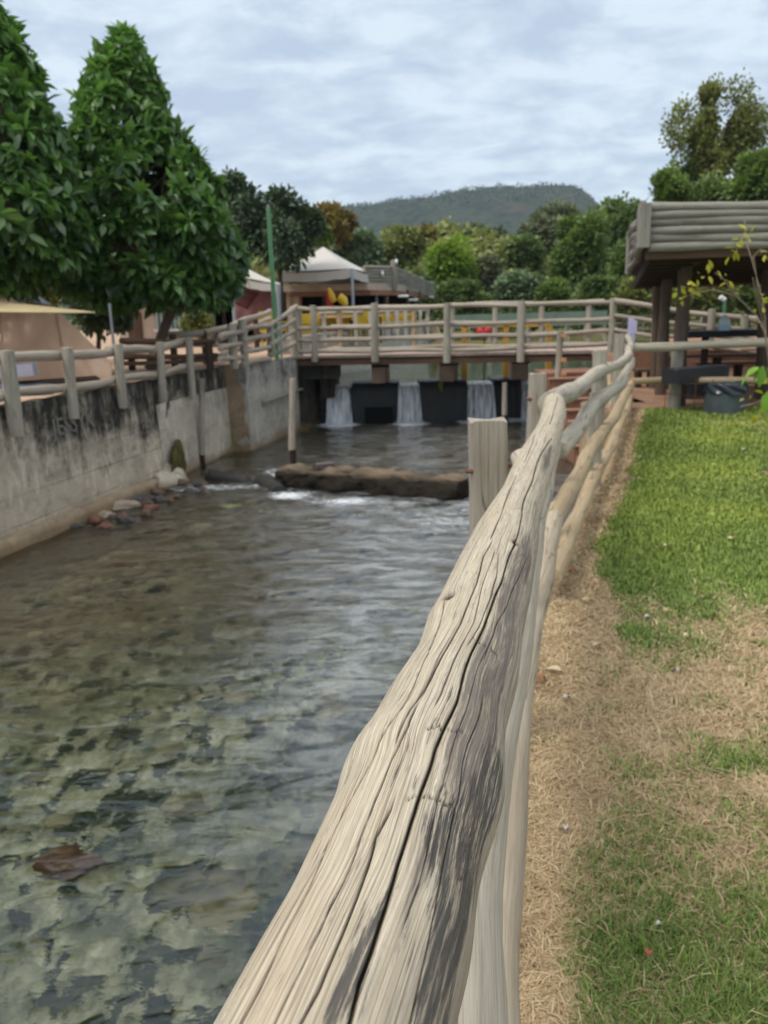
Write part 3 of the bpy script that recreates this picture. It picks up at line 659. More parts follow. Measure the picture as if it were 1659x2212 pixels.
for i_ in range(26):
    rr_ = random.Random(100+i_); yy_ = rr_.uniform(9.4, 11.9); k_ = rr_.uniform(.03, .09); xx_ = float(wall_x(yy_))+.32+rr_.random()**2*.55+(.0 if yy_ < 11 else .1)
    rock('rubble_stone', (xx_, yy_, ZW+rr_.uniform(-.02, .05)), (k_*1.3, k_, k_*.7), ST[rr_.choice(['pale', 'brown', 'grey', 'brown', 'red', 'grey'])], 200+i_, 'small rubble stone in the pile along the foot of the left wall', 'stone', 'small rubble stones at the wall foot')
rb = rock('wall_buttress', (wall_x(11.9)+.16, 12.05, -1.0), (.26, .60, .26), CW2, 22, 'broken pale concrete toe at the foot of the wall below the moss', 'rubble')

# ------------------------------------------------------------------ steps right of the weir
stp = empty('river_steps', (3.6, 14, -.5), 'red brown earth steps with pale nosings going down to the river right of the weir', 'steps')
for i in range(8):
    z = .22-.15*i; y = 14.6-.32*i; x0 = 3.02+.02*i-.10*(i > 5); x1 = 4.3 if i < 5 else 3.75
    M_().box(((x0+x1)/2, y+.3, z/2-.85), (x1-x0, .6, z+1.7)).build('step', W_RED, stp, False)
    M_().box(((x0+x1)/2, y-.0, z+.012), (x1-x0+.02, .07, .03)).build('nosing', plain('nosing', (.46, .28, .20), .9) if i == 0 else bpy.data.materials['nosing'], stp, False)
M_().box((3.7, 15.4, -.35), (1.45, 1.0, 1.3)).build('landing', W_RED, stp, False)
nw = at(1210, 716, 14.75); nb_ = at(1209, 838, 14.75)
M_().log([(nw.x, 14.75, nb_.z), (nw.x, 14.75, nw.z)], .058, seg=10, wob=.01).build('newel_post', W_OLD, stp)
KN = plain('orange_knob', (.55, .27, .12), .5)
for yy in (865-150, 893-150, 905-150):
    pass
for py in (725, 777, 808):
    p = at(1217, py, 14.7); M_().box(p, (.09, .06, .06)).build('bracket', KN, stp, False)
M_().log([at(1317, 808, 13.2), at(1320, 880, 12.4), at(1312, 960, 11.6)], .05, seg=8).build('pale_handrail', W_TAN, stp)
# small bank wall right, hidden behind the fence
rbk = slab('bank_edging', [(3.25, 11.45), (3.35, 12.6), (4.2, 13.4)], -1.7, .02, .25, CB, None); tag(rbk, 'brown edging wall between the red yard and the river steps', 'wall')

# ------------------------------------------------------------------ foreground fence with the hero rail
ff = empty('lawn_fence', (.86, 4.02, 0), 'long pale log fence between river and lawn with the thick cracked top rail', 'fence')
AX0 = np.array((-.18, .35, 1.1)); AX1 = np.array((.86, 4.05, 1.05)); AX = (AX1-AX0)/np.linalg.norm(AX1-AX0)
RGT = np.cross(AX, [0, 0, 1.]); RGT /= np.linalg.norm(RGT); UPV = np.cross(RGT, AX)
TAB = np.array([[0.099, 0.132, 0.064], [0.142, 0.133, 0.064], [0.209, 0.128, 0.063], [0.264, 0.126, 0.064], [0.299, 0.122, 0.067], [0.333, 0.122, 0.0695], [0.365, 0.123, 0.067], [0.453, 0.118, 0.063], [0.565, 0.12, 0.061], [0.7, 0.111, 0.061], [0.88, 0.105, 0.062], [1.13, 0.096, 0.06], [1.3, 0.09, 0.054], [1.51, 0.088, 0.05], [1.764, 0.081, 0.052], [2.097, 0.073, 0.052], [2.57, 0.069, 0.048], [3.197, 0.048, 0.049], [3.62, 0.018, 0.046], [3.70, 0.012, 0.040]])
def hero():
    ns = []; s_ = -1.0
    while s_ < 3.70:
        ns.append(s_); dist = max(.35, math.hypot(s_+.3, .4)); s_ += .0048*max(.5, dist) if s_ > -.05 else .05
    S = np.array(ns + [3.70]); na = 760
    PH = np.linspace(-180, 180, na, endpoint=False)
    Sg, Pg = np.meshgrid(S, PH, indexing='ij')
    # smooth radius table
    ss = np.linspace(-1, 3.7, 600); rr = np.interp(ss, TAB[:, 0], TAB[:, 2]); k = np.exp(-np.linspace(-2, 2, 9)**2); k /= k.sum()
    rr = np.convolve(np.pad(rr, 4, 'edge'), k, 'valid'); oo = np.convolve(np.pad(np.interp(ss, TAB[:, 0], TAB[:, 1]), 4, 'edge'), k, 'valid')
    r = np.interp(Sg, ss, rr); off = np.interp(Sg, ss, oo)
    # swirl lines round the knots
    knots = [(.66, -36, .030, 16), (.936, 34, .030, 13), (1.911, -60, .028, 18), (.325, 92, .035, 20), (2.62, 20, .06, 40), (3.1, -30, .05, 40)]
    Pw = Pg.copy()
    for ks, kp, a, b in knots:
        d2 = ((Sg-ks)/a)**2 + ((Pg-kp)/b)**2
        Pw = Pw + (Pg-kp)*-.22*np.exp(-d2*.5)
    crack = np.zeros_like(Sg); groove = np.zeros_like(Sg); mm = r*np.pi/180
    def line(pts, wid, depth, jit=1.0, seed=0, taper=True, dk=None):
        nonlocal crack, groove
        s_ = np.array([p[0] for p in pts]); p_ = np.array([p[1] for p in pts]); o = np.argsort(s_)
        s_, p_ = s_[o], p_[o]
        ph = np.interp(Sg, s_, p_) + jit*2.0*(vnoise(Sg*16, Sg*0+seed, seed)-.5) + jit*.7*(vnoise(Sg*70, Sg*0+seed, seed+1)-.5)
        inside = sstep(s_[0]-.02, s_[0]+.01, Sg)*(1-sstep(s_[-1]-.01, s_[-1]+.03, Sg))
        if taper: ww = wid*(.40+.7*vnoise(Sg*9, Sg*0, seed+3))*(.35+.65*inside)
        else: ww = wid*(.75+.5*vnoise(Sg*9, Sg*0, seed+3))
        ww = np.maximum(ww, .00034*np.maximum(1, Sg*1.3))
        dd = np.abs(Pg-ph)*mm; g = np.exp(-(dd/ww)**2)*inside
        groove = np.maximum(groove, g*depth); crack = np.maximum(crack, g*(dk or min(1, depth/.0030)))
    line([(-1, 20), (0.02, 22.6), (0.045, 20.0), (0.069, 19.9), (0.106, 18.3), (0.142, 16.0), (0.179, 16.8), (0.227, 17.8), (0.279, 19.0), (0.312, 20.8), (0.366, 21.5), (0.438, 21.2), (0.496, 20.8), (0.58, 21.5), (0.737, 29.0), (0.861, 28.5), (0.94, 31.6)], .0011, .009, .5, 1, False)
    line([(0.94, 31.6), (1.035, 32.3), (1.25, 26.8), (1.476, 28.1), (1.718, 23.8), (1.899, 28.2), (2.193, 42.2)], .0012, .007, .6, 2, False)
    line([(-1, -28), (0.009, -27.8), (0.028, -27.1), (0.075, -29.8), (0.109, -29.4), (0.155, -34.1), (0.188, -32.4), (0.243, -28.5), (0.285, -24.0), (0.339, -15)], .0009, .0032, .5, 3)
    line([(-1, -8), (0.007, -8.6), (0.065, -8.7), (0.113, -8.8), (0.158, -11.3), (0.217, -9.7), (0.254, -9.7), (0.305, -4.8), (0.333, -5.2)], .0008, .0036, .5, 4)
    line([(-1, 2), (0.01, 2.5), (0.031, 4.2), (0.087, 3.6), (0.111, 2.5), (0.159, -1.0), (0.192, 2.3)], .0007, .0034, .5, 5)
    line([(-1, 50), (0.044, 50.1), (0.094, 47.6), (0.123, 45.1), (0.155, 42.5), (0.239, 44.0), (0.285, 40.7), (0.347, 41.1), (0.4, 42.1)], .0008, .003, .6, 6)
    line([(0.285, -24.4), (0.333, -16.3), (0.397, -18.1), (0.47, -20.3), (0.57, -30), (0.642, -34)], .0009, .0034, .5, 7)
    line([(0.288, -10.6), (0.351, -7.8), (0.44, -4.0), (0.587, -3.6), (0.671, -1.3), (0.707, -0.4), (0.831, -4.9), (0.9, -1.9)], .0009, .0040, .5, 8)
    line([(0.507, 14), (0.609, 17.7), (0.68, 22), (0.75, 21), (0.843, 14.3)], .0007, .003, .5, 9)
    line([(0.50, 33), (0.579, 32.7), (0.656, 42.0), (0.779, 48.7), (.9, 55)], .0008, .003, .6, 10)
    line([(0.933, -5.2), (1.11, -4.6), (1.316, -11.3), (1.521, -18.8)], .0011, .004, .6, 11)
    line([(1.695, -9.7), (1.993, -12.0), (2.197, -20.6)], .0012, .004, .6, 12)
    line([(2.45, 12), (2.9, 8), (3.4, 14)], .0014, .004, .6, 13)
    line([(.1, 31), (.35, 30), (.6, 34)], .0006, .002, .5, 14); line([(.0, -45), (.25, -47), (.5, -52)], .0006, .0024, .5, 15); line([(.35, 8), (.6, 9), (.85, 7)], .0007, .0026, .5, 16)
    rs = random.Random(5)
    for i in range(130):
        s0 = rs.uniform(-.05, 2.6); ln_ = rs.uniform(.05, .38); p0 = rs.uniform(-75, 95); sl_ = rs.uniform(-4, 4)
        line([(s0, p0), (s0+ln_/2, p0+sl_*.4), (s0+ln_, p0+sl_)], rs.uniform(.00025, .0005), rs.uniform(.0001, .0003), .22, 20+i, True, rs.uniform(.25, .75))
    # cross cuts
    def cut(pts, wid, depth, seed):
        nonlocal crack, groove
        s_ = np.array([p[0] for p in pts]); p_ = np.array([p[1] for p in pts])
        sl2 = np.interp(Pg, p_, s_) + .004*(vnoise(Pg*.6, Pg*0, seed)-.5)
        ins = sstep(p_[0]-1.5, p_[0]+1, Pg)*(1-sstep(p_[-1]-1, p_[-1]+1.5, Pg))
        g = np.exp(-((Sg-sl2)/wid)**2)*ins*(.4+.9*vnoise(Pg*.8, Pg*0, seed+2)); groove = np.maximum(groove, g*depth); crack = np.maximum(crack, g*.8)
    cut([(.521, 17), (.521, 28), (.522, 38), (.520, 46)], .0022, .003, 61); cut([(.306, 9), (.313, 16), (.315, 25), (.324, 34)], .0016, .0025, 63)
    cut([(.210, 10), (.217, 18), (.223, 28), (.227, 37), (.233, 45)], .0013, .003, 65); cut([(.165, 57), (.19, 69)], .001, .002, 67)
    # rough gouged patch and knots
    rough = 1.6*blob(Sg, Pg, .235, 34, .016, 11) + .8*blob(Sg, Pg, .31, 28, .010, 10) + blob(Sg, Pg, .936, 34, .03, 8) + blob(Sg, Pg, .66, -34, .022, 9) + .7*blob(Sg, Pg, .20, 60, .05, 12)
    rn_ = fbm(Sg*160, Pg*.5, 4, 71)
    r = r - groove
    r = r + .0022*rough*(rn_-.5)*2
    r = r + .004*blob(Sg, Pg, .92, 38, .045, 20) + .004*blob(Sg, Pg, .66, -50, .05, 22) - .012*blob(Sg, Pg, .938, 32, .012, 5) - .008*blob(Sg, Pg, .672, -31, .012, 6)
    r = r + .006*blob(Sg, Pg, .30, 86, .045, 26) + .018*blob(Sg, Pg, 1.95, -70, .035, 26) + .005*blob(Sg, Pg, 2.6, 20, .06, 60) - .004*blob(Sg, Pg, 2.75, 20, .04, 80)
    r = r + .006*blob(Sg, Pg, 3.1, 0, .06, 90) - .004*blob(Sg, Pg, 3.25, 0, .04, 90) + .008*blob(Sg, Pg, 3.5, 0, .1, 90)
    fine = fbm(Pw*1.1, Sg*7, 3, 81); r = r - .0003*sstep(.48, .70, fine)
    r = r + .0002*(fbm(Pw*.10, Sg*5, 3, 83)-.5)
    pr = np.radians(Pg)
    base = AX0 + AX*Sg[..., None] + RGT*off[..., None]
    V = base + r[..., None]*(np.sin(pr)[..., None]*RGT + np.cos(pr)[..., None]*UPV)
    idx = np.arange(Sg.size).reshape(Sg.shape); j = np.roll(idx, -1, 1)
    F = np.stack([idx[:-1], j[:-1], j[1:], idx[1:]], -1).reshape(-1, 4)[:, ::-1]
    # stains: grey weathering on the lawn side, purplish and black patches
    nz_ = fbm(Sg*14, Pg*.05, 4, 91); ns2 = fbm(Sg*9, Pg*.6, 4, 93)
    st = sstep(14, 54, Pg + 60*(nz_-.5) + 40*(ns2-.5))*(1-.7*sstep(1.05, 1.6, Sg))*(.35+.75*fbm(Sg*6, Pg*.1, 3, 99))
    blk = blob(Sg, Pg, .12, 60, .09, 11, 1.1) + blob(Sg, Pg, .20, 60, .06, 20, 1.3) + blob(Sg, Pg, .05, 15, .05, 8, .8) + blob(Sg, Pg, .02, 66, .1, 10, 1.2) + blob(Sg, Pg, .30, 66, .06, 12, 1.0) + blob(Sg, Pg, .185, 38, .03, 12, .7)
    bn = fbm(Sg*18, Pg*.22, 4, 97); blk = sstep(.05, .62, blk*(.30+1.3*bn))
    pur = blob(Sg, Pg, .90, 52, .12, 15, 1.2) + blob(Sg, Pg, .60, 46, .22, 18, 1.1) + blob(Sg, Pg, .42, 40, .14, 16, 1.0) + blob(Sg, Pg, .165, 30, .05, 10, .7) + blob(Sg, Pg, 1.86, 48, .22, 16, .9) + blob(Sg, Pg, .30, 44, .08, 16, .8)
    pur = sstep(.05, .75, pur*(.5+.95*fbm(Sg*8, Pg*.35, 4, 95)))
    kn = blob(Sg, Pg, .938, 32, .013, 5, 1.2) + blob(Sg, Pg, .672, -32, .012, 7, 1.1)
    dark = np.clip(crack + kn*1.1, 0, 1)
    W = np.stack([np.cos(pr)*r, np.sin(pr)*r, Sg], -1)
    # grain space swirled round knots
    pw2 = np.radians(Pw); G_ = np.stack([np.cos(pw2)*.065, np.sin(pw2)*.065, Sg], -1)
    return np_mesh('rail', V.reshape(-1, 3), F, None, ff, {'wc': G_.reshape(-1, 3), 'dark': dark.ravel(), 'grey': st.ravel(), 'black': blk.ravel(), 'purple': pur.ravel(), 'warm': (.5*blob(Sg, Pg, .25, -5, .10, 9)+.4*blob(Sg, Pg, .24, -40, .08, 14)+rough*.4).ravel()})
hm = Mt('cracked_pale_wood', .78, .28); hv = hm.attr('wc').outputs['Vector']
h1 = hm.noise(hv, (760, 760, 9), 4, .7); h2 = hm.noise(hv, (1100, 1100, 40), 3, .6); h3 = hm.noise(hv, (22, 22, 5), 4, .6); h4 = hm.noise(hv, (520, 520, 3.0), 2, .55)
hc = hm.mix(hm.ramp(h1, [(.36, 0.), (.62, 1.)]), (.36, .295, .205), (.61, .535, .415))
hc = hm.mix(hm.math('MULTIPLY', hm.ramp(h3, [(.5, 0.), (.75, 1.)]), .45), hc, (.47, .36, .24))
gk = hm.mix(hm.ramp(h1, [(.3, 0.), (.7, 1.)]), (.15, .125, .10), (.44, .39, .32))
def patchy(nm, lo, hi, amp=1.0):
    return hm.ramp(hm.math('ADD', hm.attr(nm).outputs['Fac'], hm.math('ADD', hm.math('MULTIPLY', hm.math('SUBTRACT', h1, .5), amp*1.6), hm.math('MULTIPLY', hm.math('SUBTRACT', h5, .5), amp*2.4))), [(lo, 0.), (hi, 1.)])
h5 = hm.noise(hv, (210, 210, 14), 5, .75); h6 = hm.noise(hv, (260, 260, 1.2), 1, .5)
hc = hm.mix(hm.math('MULTIPLY', patchy('grey', .25, .75), .8), hc, gk)
hc = hm.mix(hm.math('MULTIPLY', hm.attr('warm').outputs['Fac'], hm.ramp(h3, [(.4, 0.), (.7, 1.)])), hc, (.46, .26, .13))
hc = hm.mix(hm.math('MULTIPLY', patchy('purple', .35, .95, 1.2), .75), hc, (.105, .085, .08))
hc = hm.mix(hm.math('MULTIPLY', patchy('black', .42, 1.05, 1.7), .88), hc, (.035, .036, .038))
hl = hm.ramp(h4, [(.34, 1.), (.40, 0.)]); hc = hm.mix(hm.math('MULTIPLY', hl, .6), hc, (.11, .085, .06))
hc = hm.mix(hm.ramp(h2, [(.3, .3), (.6, 0.)]), hc, (.15, .12, .09))
hk = hm.math('ABSOLUTE', hm.math('SUBTRACT', h6, .5)); hc = hm.mix(hm.math('MULTIPLY', hm.ramp(hk, [(.0, 1.), (.016, 0.)]), .5), hc, (.06, .045, .035))
hc = hm.mix(hm.attr('dark').outputs['Fac'], hc, (.018, .014, .012))
hm.col(hc); hm.bump(hm.math('ADD', hm.math('MULTIPLY', h1, .8), hm.math('SUBTRACT', hm.math('MULTIPLY', h2, .35), hm.math('MULTIPLY', hl, .7))), 0.35, .00012)
hr = hero(); hr.data.materials.append(hm.m)
def far_pt(px, py, z): return gp(px, py, z)
def frl(pts, rad, mat, **k):
    return M_().log(pts, rad, seg=18, wob=.008, rough=.006, n=60, **k).build('rail', mat, ff)
# lower rails of the near bay
def along(y, z, dx=0): return Vector((float(fence_x(y))+dx, y, z))
frl([along(-1.0, .80, .055), along(.83, .80, .052), along(1.4, .80, .038), along(2.8, .80, .010), along(4.05, .82, -.02)], [.050, .048, .048, .047, .045], W_RAIL)
frl([along(-1.0, .47, .060), along(1.1, .47, .056), along(1.45, .47, .036), along(2.0, .47, .014), along(4.05, .47, .0)], [.056, .055, .054, .052, .045], W_BEIGE)
# far bays, rails from the bend to the lawn corner
frl([at(1188, 872, 3.92), at(1248, 834, 5.3), at(1290, 808, 6.4), at(1334, 787, 7.5), at(1357, 768, 8.1)], [.052, .055, .05, .046, .042], W_RAIL)
frl([at(1357, 772, 8.0), at(1362, 742, 10.6), at(1356, 728, 11.5)], [.042, .04, .035], W_RAIL)
frl([gp(1206, 974, .80), gp(1265, 896, .80), gp(1310, 853, .80), gp(1338, 829, .79), gp(1359, 797, .78), gp(1364, 778, .76)], [.045, .05, .052, .05, .045, .045], W_RAIL)
frl([gp(1190, 1125, .47), gp(1220, 1075, .47), gp(1270, 985, .47), gp(1315, 915, .47), gp(1345, 868, .47), gp(1363, 828, .47)], [.045, .048, .05, .05, .048, .045], W_TAN)
frl([gp(1190, 1246, .15), gp(1225, 1160, .15), gp(1280, 1040, .15), gp(1320, 960, .15), gp(1348, 900, .15), gp(1361, 860, .15)], [.05, .05, .048, .05, .048, .045], W_TAN)
def fpost(px0, px1, y0, Y, z1, mat=W_GREY, dep=None):
    a = at(px0, y0, Y); b = at(px1, y0, Y); wd = b.x-a.x; c = (a+b)/2
    m_ = MB(); n = 9
    top = a.z; zs = np.linspace(z1, top, 30); hw = wd/2; hd = (dep or wd)*.5; pr_ = []
    k = 20; th = np.linspace(0, 2*np.pi, k, endpoint=False)
    sx = np.sign(np.cos(th))*np.abs(np.cos(th))**.28; sy = np.sign(np.sin(th))*np.abs(np.sin(th))**.28
    V = []
    for i, z in enumerate(zs):
        q = 1 + .035*math.sin(z*3+px0) - (.03 if i == len(zs)-1 else 0)
        V.append(np.stack([c.x+sx*hw*q+.006*math.sin(z*5+px0), Y+hd+sy*hd*q, np.full(k, z)+(.004*np.sin(th*3) if i == len(zs)-1 else 0)], 1))
    V = np.array(V); idx = np.arange(V.shape[0]*k).reshape(-1, k); j = np.roll(idx, -1, 1)
    F = np.stack([idx[:-1], j[:-1], j[1:], idx[1:]], -1).reshape(-1, 4)
    off = np.random.default_rng(int(px0)).random(3)*9
    W = V.reshape(-1, 3) - np.array([c.x, Y, 0]) + off; m_.add(V.reshape(-1, 3), F, W)
    cv = np.vstack([V[-1], V[-1].mean(0)+[0, 0, .002]]); a_ = np.arange(k); m_.add(cv, np.stack([a_, np.roll(a_, -1), np.full(k, k)], 1), cv-[c.x, Y, 0]+off)
    return m_.build('post', mat, ff)
W_POST = wood('weathered_post_wood', (.42, .375, .30), (.29, .25, .195), (.12, .10, .08), .5)
pA = fpost(1015, 1097, 913, 2.50, -1.6, W_POST, .10)
fpost(1145, 1181, 809, 4.45, -1.6, W_POST); fpost(1285, 1312, 758, 6.7, -1.6, W_GREY); fpost(1332, 1352, 722, 10.0, -1.2, W_GREY)
fpost(1277, 1288, 850, 6.4, -1.6, W_GREY)
RUST = plain('rusty_iron', (.16, .07, .04), .8, .4)
for p_ in (at(1014, 1018, 2.51), at(1100, 1006, 2.52)): M_().log([p_-Vector((.012, 0, 0)), p_+Vector((.01, 0, 0))], .008, seg=8).build('bolt', RUST, ff)
p_ = at(1145, 862, 4.46); M_().log([p_-Vector((.02, 0, 0)), p_+Vector((.01, 0, 0))], .010, seg=8).build('bolt', RUST, ff)

# end fence across the far side of the lawn
ef = empty('corner_fence', (4.23, 11.6, 0), 'two rail log fence along the far edge of the lawn before the pavilion', 'fence')
M_().log([at(1366, 749, 11.5), at(1470, 747, 11.45), at(1560, 743, 11.3), at(1900, 736, 11.0)], .062, seg=14, wob=.01).build('rail', W_RAIL, ef)
M_().log([at(1364, 823, 11.5), at(1447, 820, 11.5), at(1560, 822, 11.4), at(1900, 828, 11.1)], .052, seg=14, wob=.008).build('rail', W_TAN, ef)
for px, Y in ((1463, 11.62), (1720, 11.4)):
    a = at(px, 752, Y); M_().log([(a.x, Y, -.2), (a.x+.01, Y, a.z)], .082, seg=12).build('post', W_GREY, ef)
for px in (1439, 1503, 1540): # thin wire mesh in front of the rail
    a = at(px, 830, 11.3); M_().log([(a.x, 11.3, 0), (a.x, 11.3, .45)], .006, seg=5).build('wire', RUST, ef)
M_().log([at(1439, 850, 11.3), at(1560, 862, 11.2), at(1700, 865, 11.1)], .005, seg=5).build('wire', RUST, ef)
# black planter box hung on the rail
pb = empty('planter_box', tuple(at(1500, 812, 11.35)), 'black open box hung on the lower rail of the corner fence, tilted toward the bins', 'box')
c0 = at(1449, 810, 11.2); c1 = at(1556, 800, 12.0)
BLK = plain('black_plastic', (.018, .018, .022), .5, .4)
M_().beam(c0+Vector((0, 0, -.02)), c1+Vector((0, 0, -.02)), .28, .20).build('box_body', BLK, pb, False)
M_().beam(c0+Vector((-.0, -.16, .09)), c1+Vector((0, -.16, .09)), .02, .03).build('rim', plain('grey_rim', (.10, .10, .11), .5), pb, False)

# bins
def bin_(name, c, r0, r1, h, mat, lab, bag=True):
    b_ = empty(name, tuple(c), lab, 'bin')
    M_().log([(c[0], c[1], c[2]), (c[0], c[1], c[2]+h*.5), (c[0], c[1], c[2]+h)], [r0, (r0+r1)/2, r1], seg=26, n=10).build('barrel', mat, b_)
    if bag:
        n, k = 8, 48; V = []; th = np.linspace(0, 2*np.pi, k, endpoint=False)
        for i in range(n):
            u = i/(n-1); z = c[2]+h*(.70+.33*u) ; rr = (r0+(r1-r0)*(.7+.33*u))*1.03 + .012*(1-u)
            rr = rr + .014*np.sin(th*7+i)+.008*np.sin(th*13+i*2); V.append(np.stack([c[0]+rr*np.cos(th), c[1]+rr*np.sin(th), z+.02*np.sin(th*5)*(1-abs(u-.5))], 1))
        for q in (.9, .6, 0.02):
            V.append(np.stack([c[0]+r1*q*np.cos(th), c[1]+r1*q*np.sin(th), np.full(k, c[2]+h*(1.02-.25*(1-q)))], 1))
        V = np.array(V); idx = np.arange(V.shape[0]*k).reshape(-1, k); j = np.roll(idx, -1, 1); F = np.stack([idx[:-1], j[:-1], j[1:], idx[1:]], -1).reshape(-1, 4)
        np_mesh('bin_bag', V.reshape(-1, 3), F, plain('black_bag', (.014, .018, .028), .28, .6) if 'black_bag' not in bpy.data.materials else bpy.data.materials['black_bag'], b_)
    return b_
c = gp(1584, 897, 0); bin_('rubbish_bin', (c.x, c.y+.28, 0), .285, .25, .40, plain('grey_green_drum', (.045, .06, .062), .55, .4, .25, 4), 'dark grey green cut drum bin lined with a black bag, standing on the lawn')
c = gp(1508, 863, 0); bin_('black_bucket', (c.x, c.y+.2, 0), .19, .22, .34, BLK, 'black bucket bin without a bag on the red yard behind the corner fence', False)

# ------------------------------------------------------------------ log pavilion
pv = empty('log_pavilion', (4.9, 13.2, 0), 'open pavilion on dark columns with a parapet of stacked silver logs', 'pavilion')
FY = 10.9
for i in range(6):
    y = 447 + i*17.2
    a = at(1402, y+2*(i < 1), FY); b = at(1950, y+ (-11), FY); M_().log([a, b], .056, seg=14, wob=.006, rough=.004).build('parapet_log', W_SILVER, pv)
a = at(1393, 440, FY-.03); b = at(1391, 535, FY-.03); M_().beam((a.x, a.y, b.z), (a.x, a.y, a.z), .13, .14).build('corner_post', W_SILVER, pv)
for i in range(6):
    u = i/5; a = at(1389, 447+u*84, FY); b = at(1364, 508+u*72, 14.3); M_().log([a, b], .056, seg=12, wob=.02).build('parapet_log', W_SILVER, pv)
a = at(1364, 500, 14.3); b = at(1362, 592, 14.3); M_().beam((a.x, a.y, b.z), (a.x, a.y, a.z), .12, .12).build('corner_post', W_SILVER, pv)
# ceiling joists and boards
za_ = at(1400, 536, FY).z; zb_ = at(1364, 600, 14.3).z
x0 = at(1400, 540, FY).x
M_().beam((x0-.0, FY+.08, za_-.06), (9.5, FY+.08, za_-.02), .10, .16).build('eave_beam', W_BROWN, pv)
m_ = MB()
for i in range(10):
    y = FY+.35+i*.38; zc = za_-.10 + (zb_-za_)*(y-FY)/3.4; m_.beam((x0+.03+(y-FY)*.25, y, zc), (9.5, y, zc+.05), .12, .12)
m_.build('joists', W_DARK, pv)
V = [(x0-.05, FY+.02, za_+.04), (9.6, FY+.02, za_+.08), (9.6, 14.4, zb_+.08), (at(1364, 600, 14.4).x, 14.4, zb_+.04)]
V2 = [(x, y, z+.06) for x, y, z in V]
np_mesh('ceiling', np.array(V+V2), np.array([[0, 1, 2, 3], [7, 6, 5, 4], [0, 4, 5, 1], [1, 5, 6, 2], [2, 6, 7, 3], [3, 7, 4, 0]]), W_DARK, pv, smooth=False)
COL = wood('bark_column', (.15, .105, .075), (.085, .06, .045), (.03, .025, .02), .6)
for px, yt, yb, Y, r in ((1482, 552, 888, 12.0, .095), (1440, 594, 853, 13.5, .085), (1421, 604, 838, 14.6, .075), (1668, 550, 880, 12.6, .10)):
    a = at(px, yt, Y); M_().log([(a.x+.02 if px < 1600 else a.x, Y, -.05), (a.x, Y, a.z)], [r*1.05, r], seg=14, wob=.012).build('column', COL, pv)
a = at(1484, 566, 11.9); b = at(1418, 607, 14.8); M_().log([a+Vector((0, -.35, .03)), b], .085, seg=12).build('beam', W_BROWN, pv)
# counter top and benches inside
ct = empty('counter', (6.5, 13.4, 0), 'long black counter top standing under the pavilion roof', 'counter')
a = at(1500, 723, 13.2); M_().box((a.x+2.4, 13.5, a.z), (5.0, .7, .10)).build('top', plain('counter_black', (.008, .009, .012), .5, .3), ct, False)
for xx in (a.x+.3, a.x+1.7, a.x+3.4): M_().log([(xx, 13.5, 0), (xx, 13.5, a.z-.03)], .06, seg=8).build('leg', W_DARK, ct)
for i, (xa, ya, Ya, xb, yb, Yb, mt) in enumerate(((1430, 770, 14.3, 1670, 786, 14.0, W_BROWN), (1500, 785, 14.6, 1690, 800, 14.4, W_RED), (1372, 800, 14.9, 1440, 800, 14.9, W_BROWN))):
    bn = empty('log_bench', tuple(at(xa, ya, Ya)), ['brown plank bench in front of the black counter, at the foot of the columns', 'red plank bench behind the brown one under the pavilion', 'short brown bench left of the pavilion columns, just behind the fence corner'][i], 'bench', 'benches of the pavilion')
    a = at(xa, ya, Ya); b = at(xb, yb, Yb); b.z = a.z; M_().beam(a, b, .28, .05).build('seat', mt, bn, False)
    for u in (.1, .5, .9): p = a.lerp(b, u); M_().box((p.x, p.y, (p.z-.03)/2), (.08, .2, p.z-.03)).build('leg', W_DARK, bn, False)
# raised terrace front
tr = M_().box((10, 15.75, .31), (10.3, .16, .56)).build('terrace_riser', W_RED, None, False); tag(tr, 'low red brown retaining edge at the back of the yard behind the pavilion', 'wall')
# upper path fence right of the bridge
uf = empty('path_fence', (5.2, 16, ZB), 'log fence running from the right end of the footbridge behind the pavilion', 'fence')
TP = [(1327, 652, 16.15), (1420, 664, 15.9), (1500, 675, 15.7), (1580, 684, 15.5), (1700, 701, 15.2)]
for dy_, r in ((0, .055), (32, .045), (62, .042), (92, .04)):
    M_().log([at(x, y+dy_*(1 if i < 2 else .75), Y) for i, (x, y, Y) in enumerate(TP)], r, seg=10, wob=.02).build('rail', W_OLD, uf)
for px, y0, y1, Y in ((1538, 668, 735, 15.6), (1609, 680, 745, 15.4), (1416, 690, 770, 15.9)): post(M_(), px, y0, y1, Y-.05, .07, seg=10).build('post', W_GREY, uf)
for px, lab in ((1489, 'small pale blue lamp globe above the path fence, left of the pavilion columns'), (1567, 'pair of pale blue bottles standing on the black counter')):
    Y = 13.3; p = at(px-2*(px < 1500)+1, 716 if px > 1500 else 700, Y)
BL = plain('pale_blue_plastic', (.45, .60, .75), .4, .5)
p = at(1567, 715, 13.3)
jb = empty('water_jug', (p.x, 13.35, p.z), 'pale blue and white jug standing on the black counter', 'jug')
M_().log([(p.x, 13.35, p.z-.01), (p.x, 13.35, p.z+.09)], .10, seg=14).build('jug_body', BL, jb); M_().log([(p.x, 13.35, p.z+.09), (p.x, 13.35, p.z+.2), (p.x, 13.35, p.z+.25)], [.085, .09, .03], seg=14).build('jug_top', plain('clear_white', (.6, .68, .68), .3, .5), jb)
p = at(1363, 702, 16.1)
tw_ = empty('hanging_cloth', tuple(p), 'small lilac white cloth hanging on the path fence right of the last bridge post', 'cloth')
M_().box(p+Vector((0, -.1, -.02)), (.17, .02, .32)).box(p+Vector((-.02, -.1, -.25)), (.14, .02, .16)).build('cloth_sheet', plain('lilac_cloth', (.52, .50, .72), .8), tw_, False)
gpole = empty('lamp_post', tuple(at(1565, 700, 22)), 'thin green garden lamp post with a white head, seen under the pavilion roof', 'lamp')
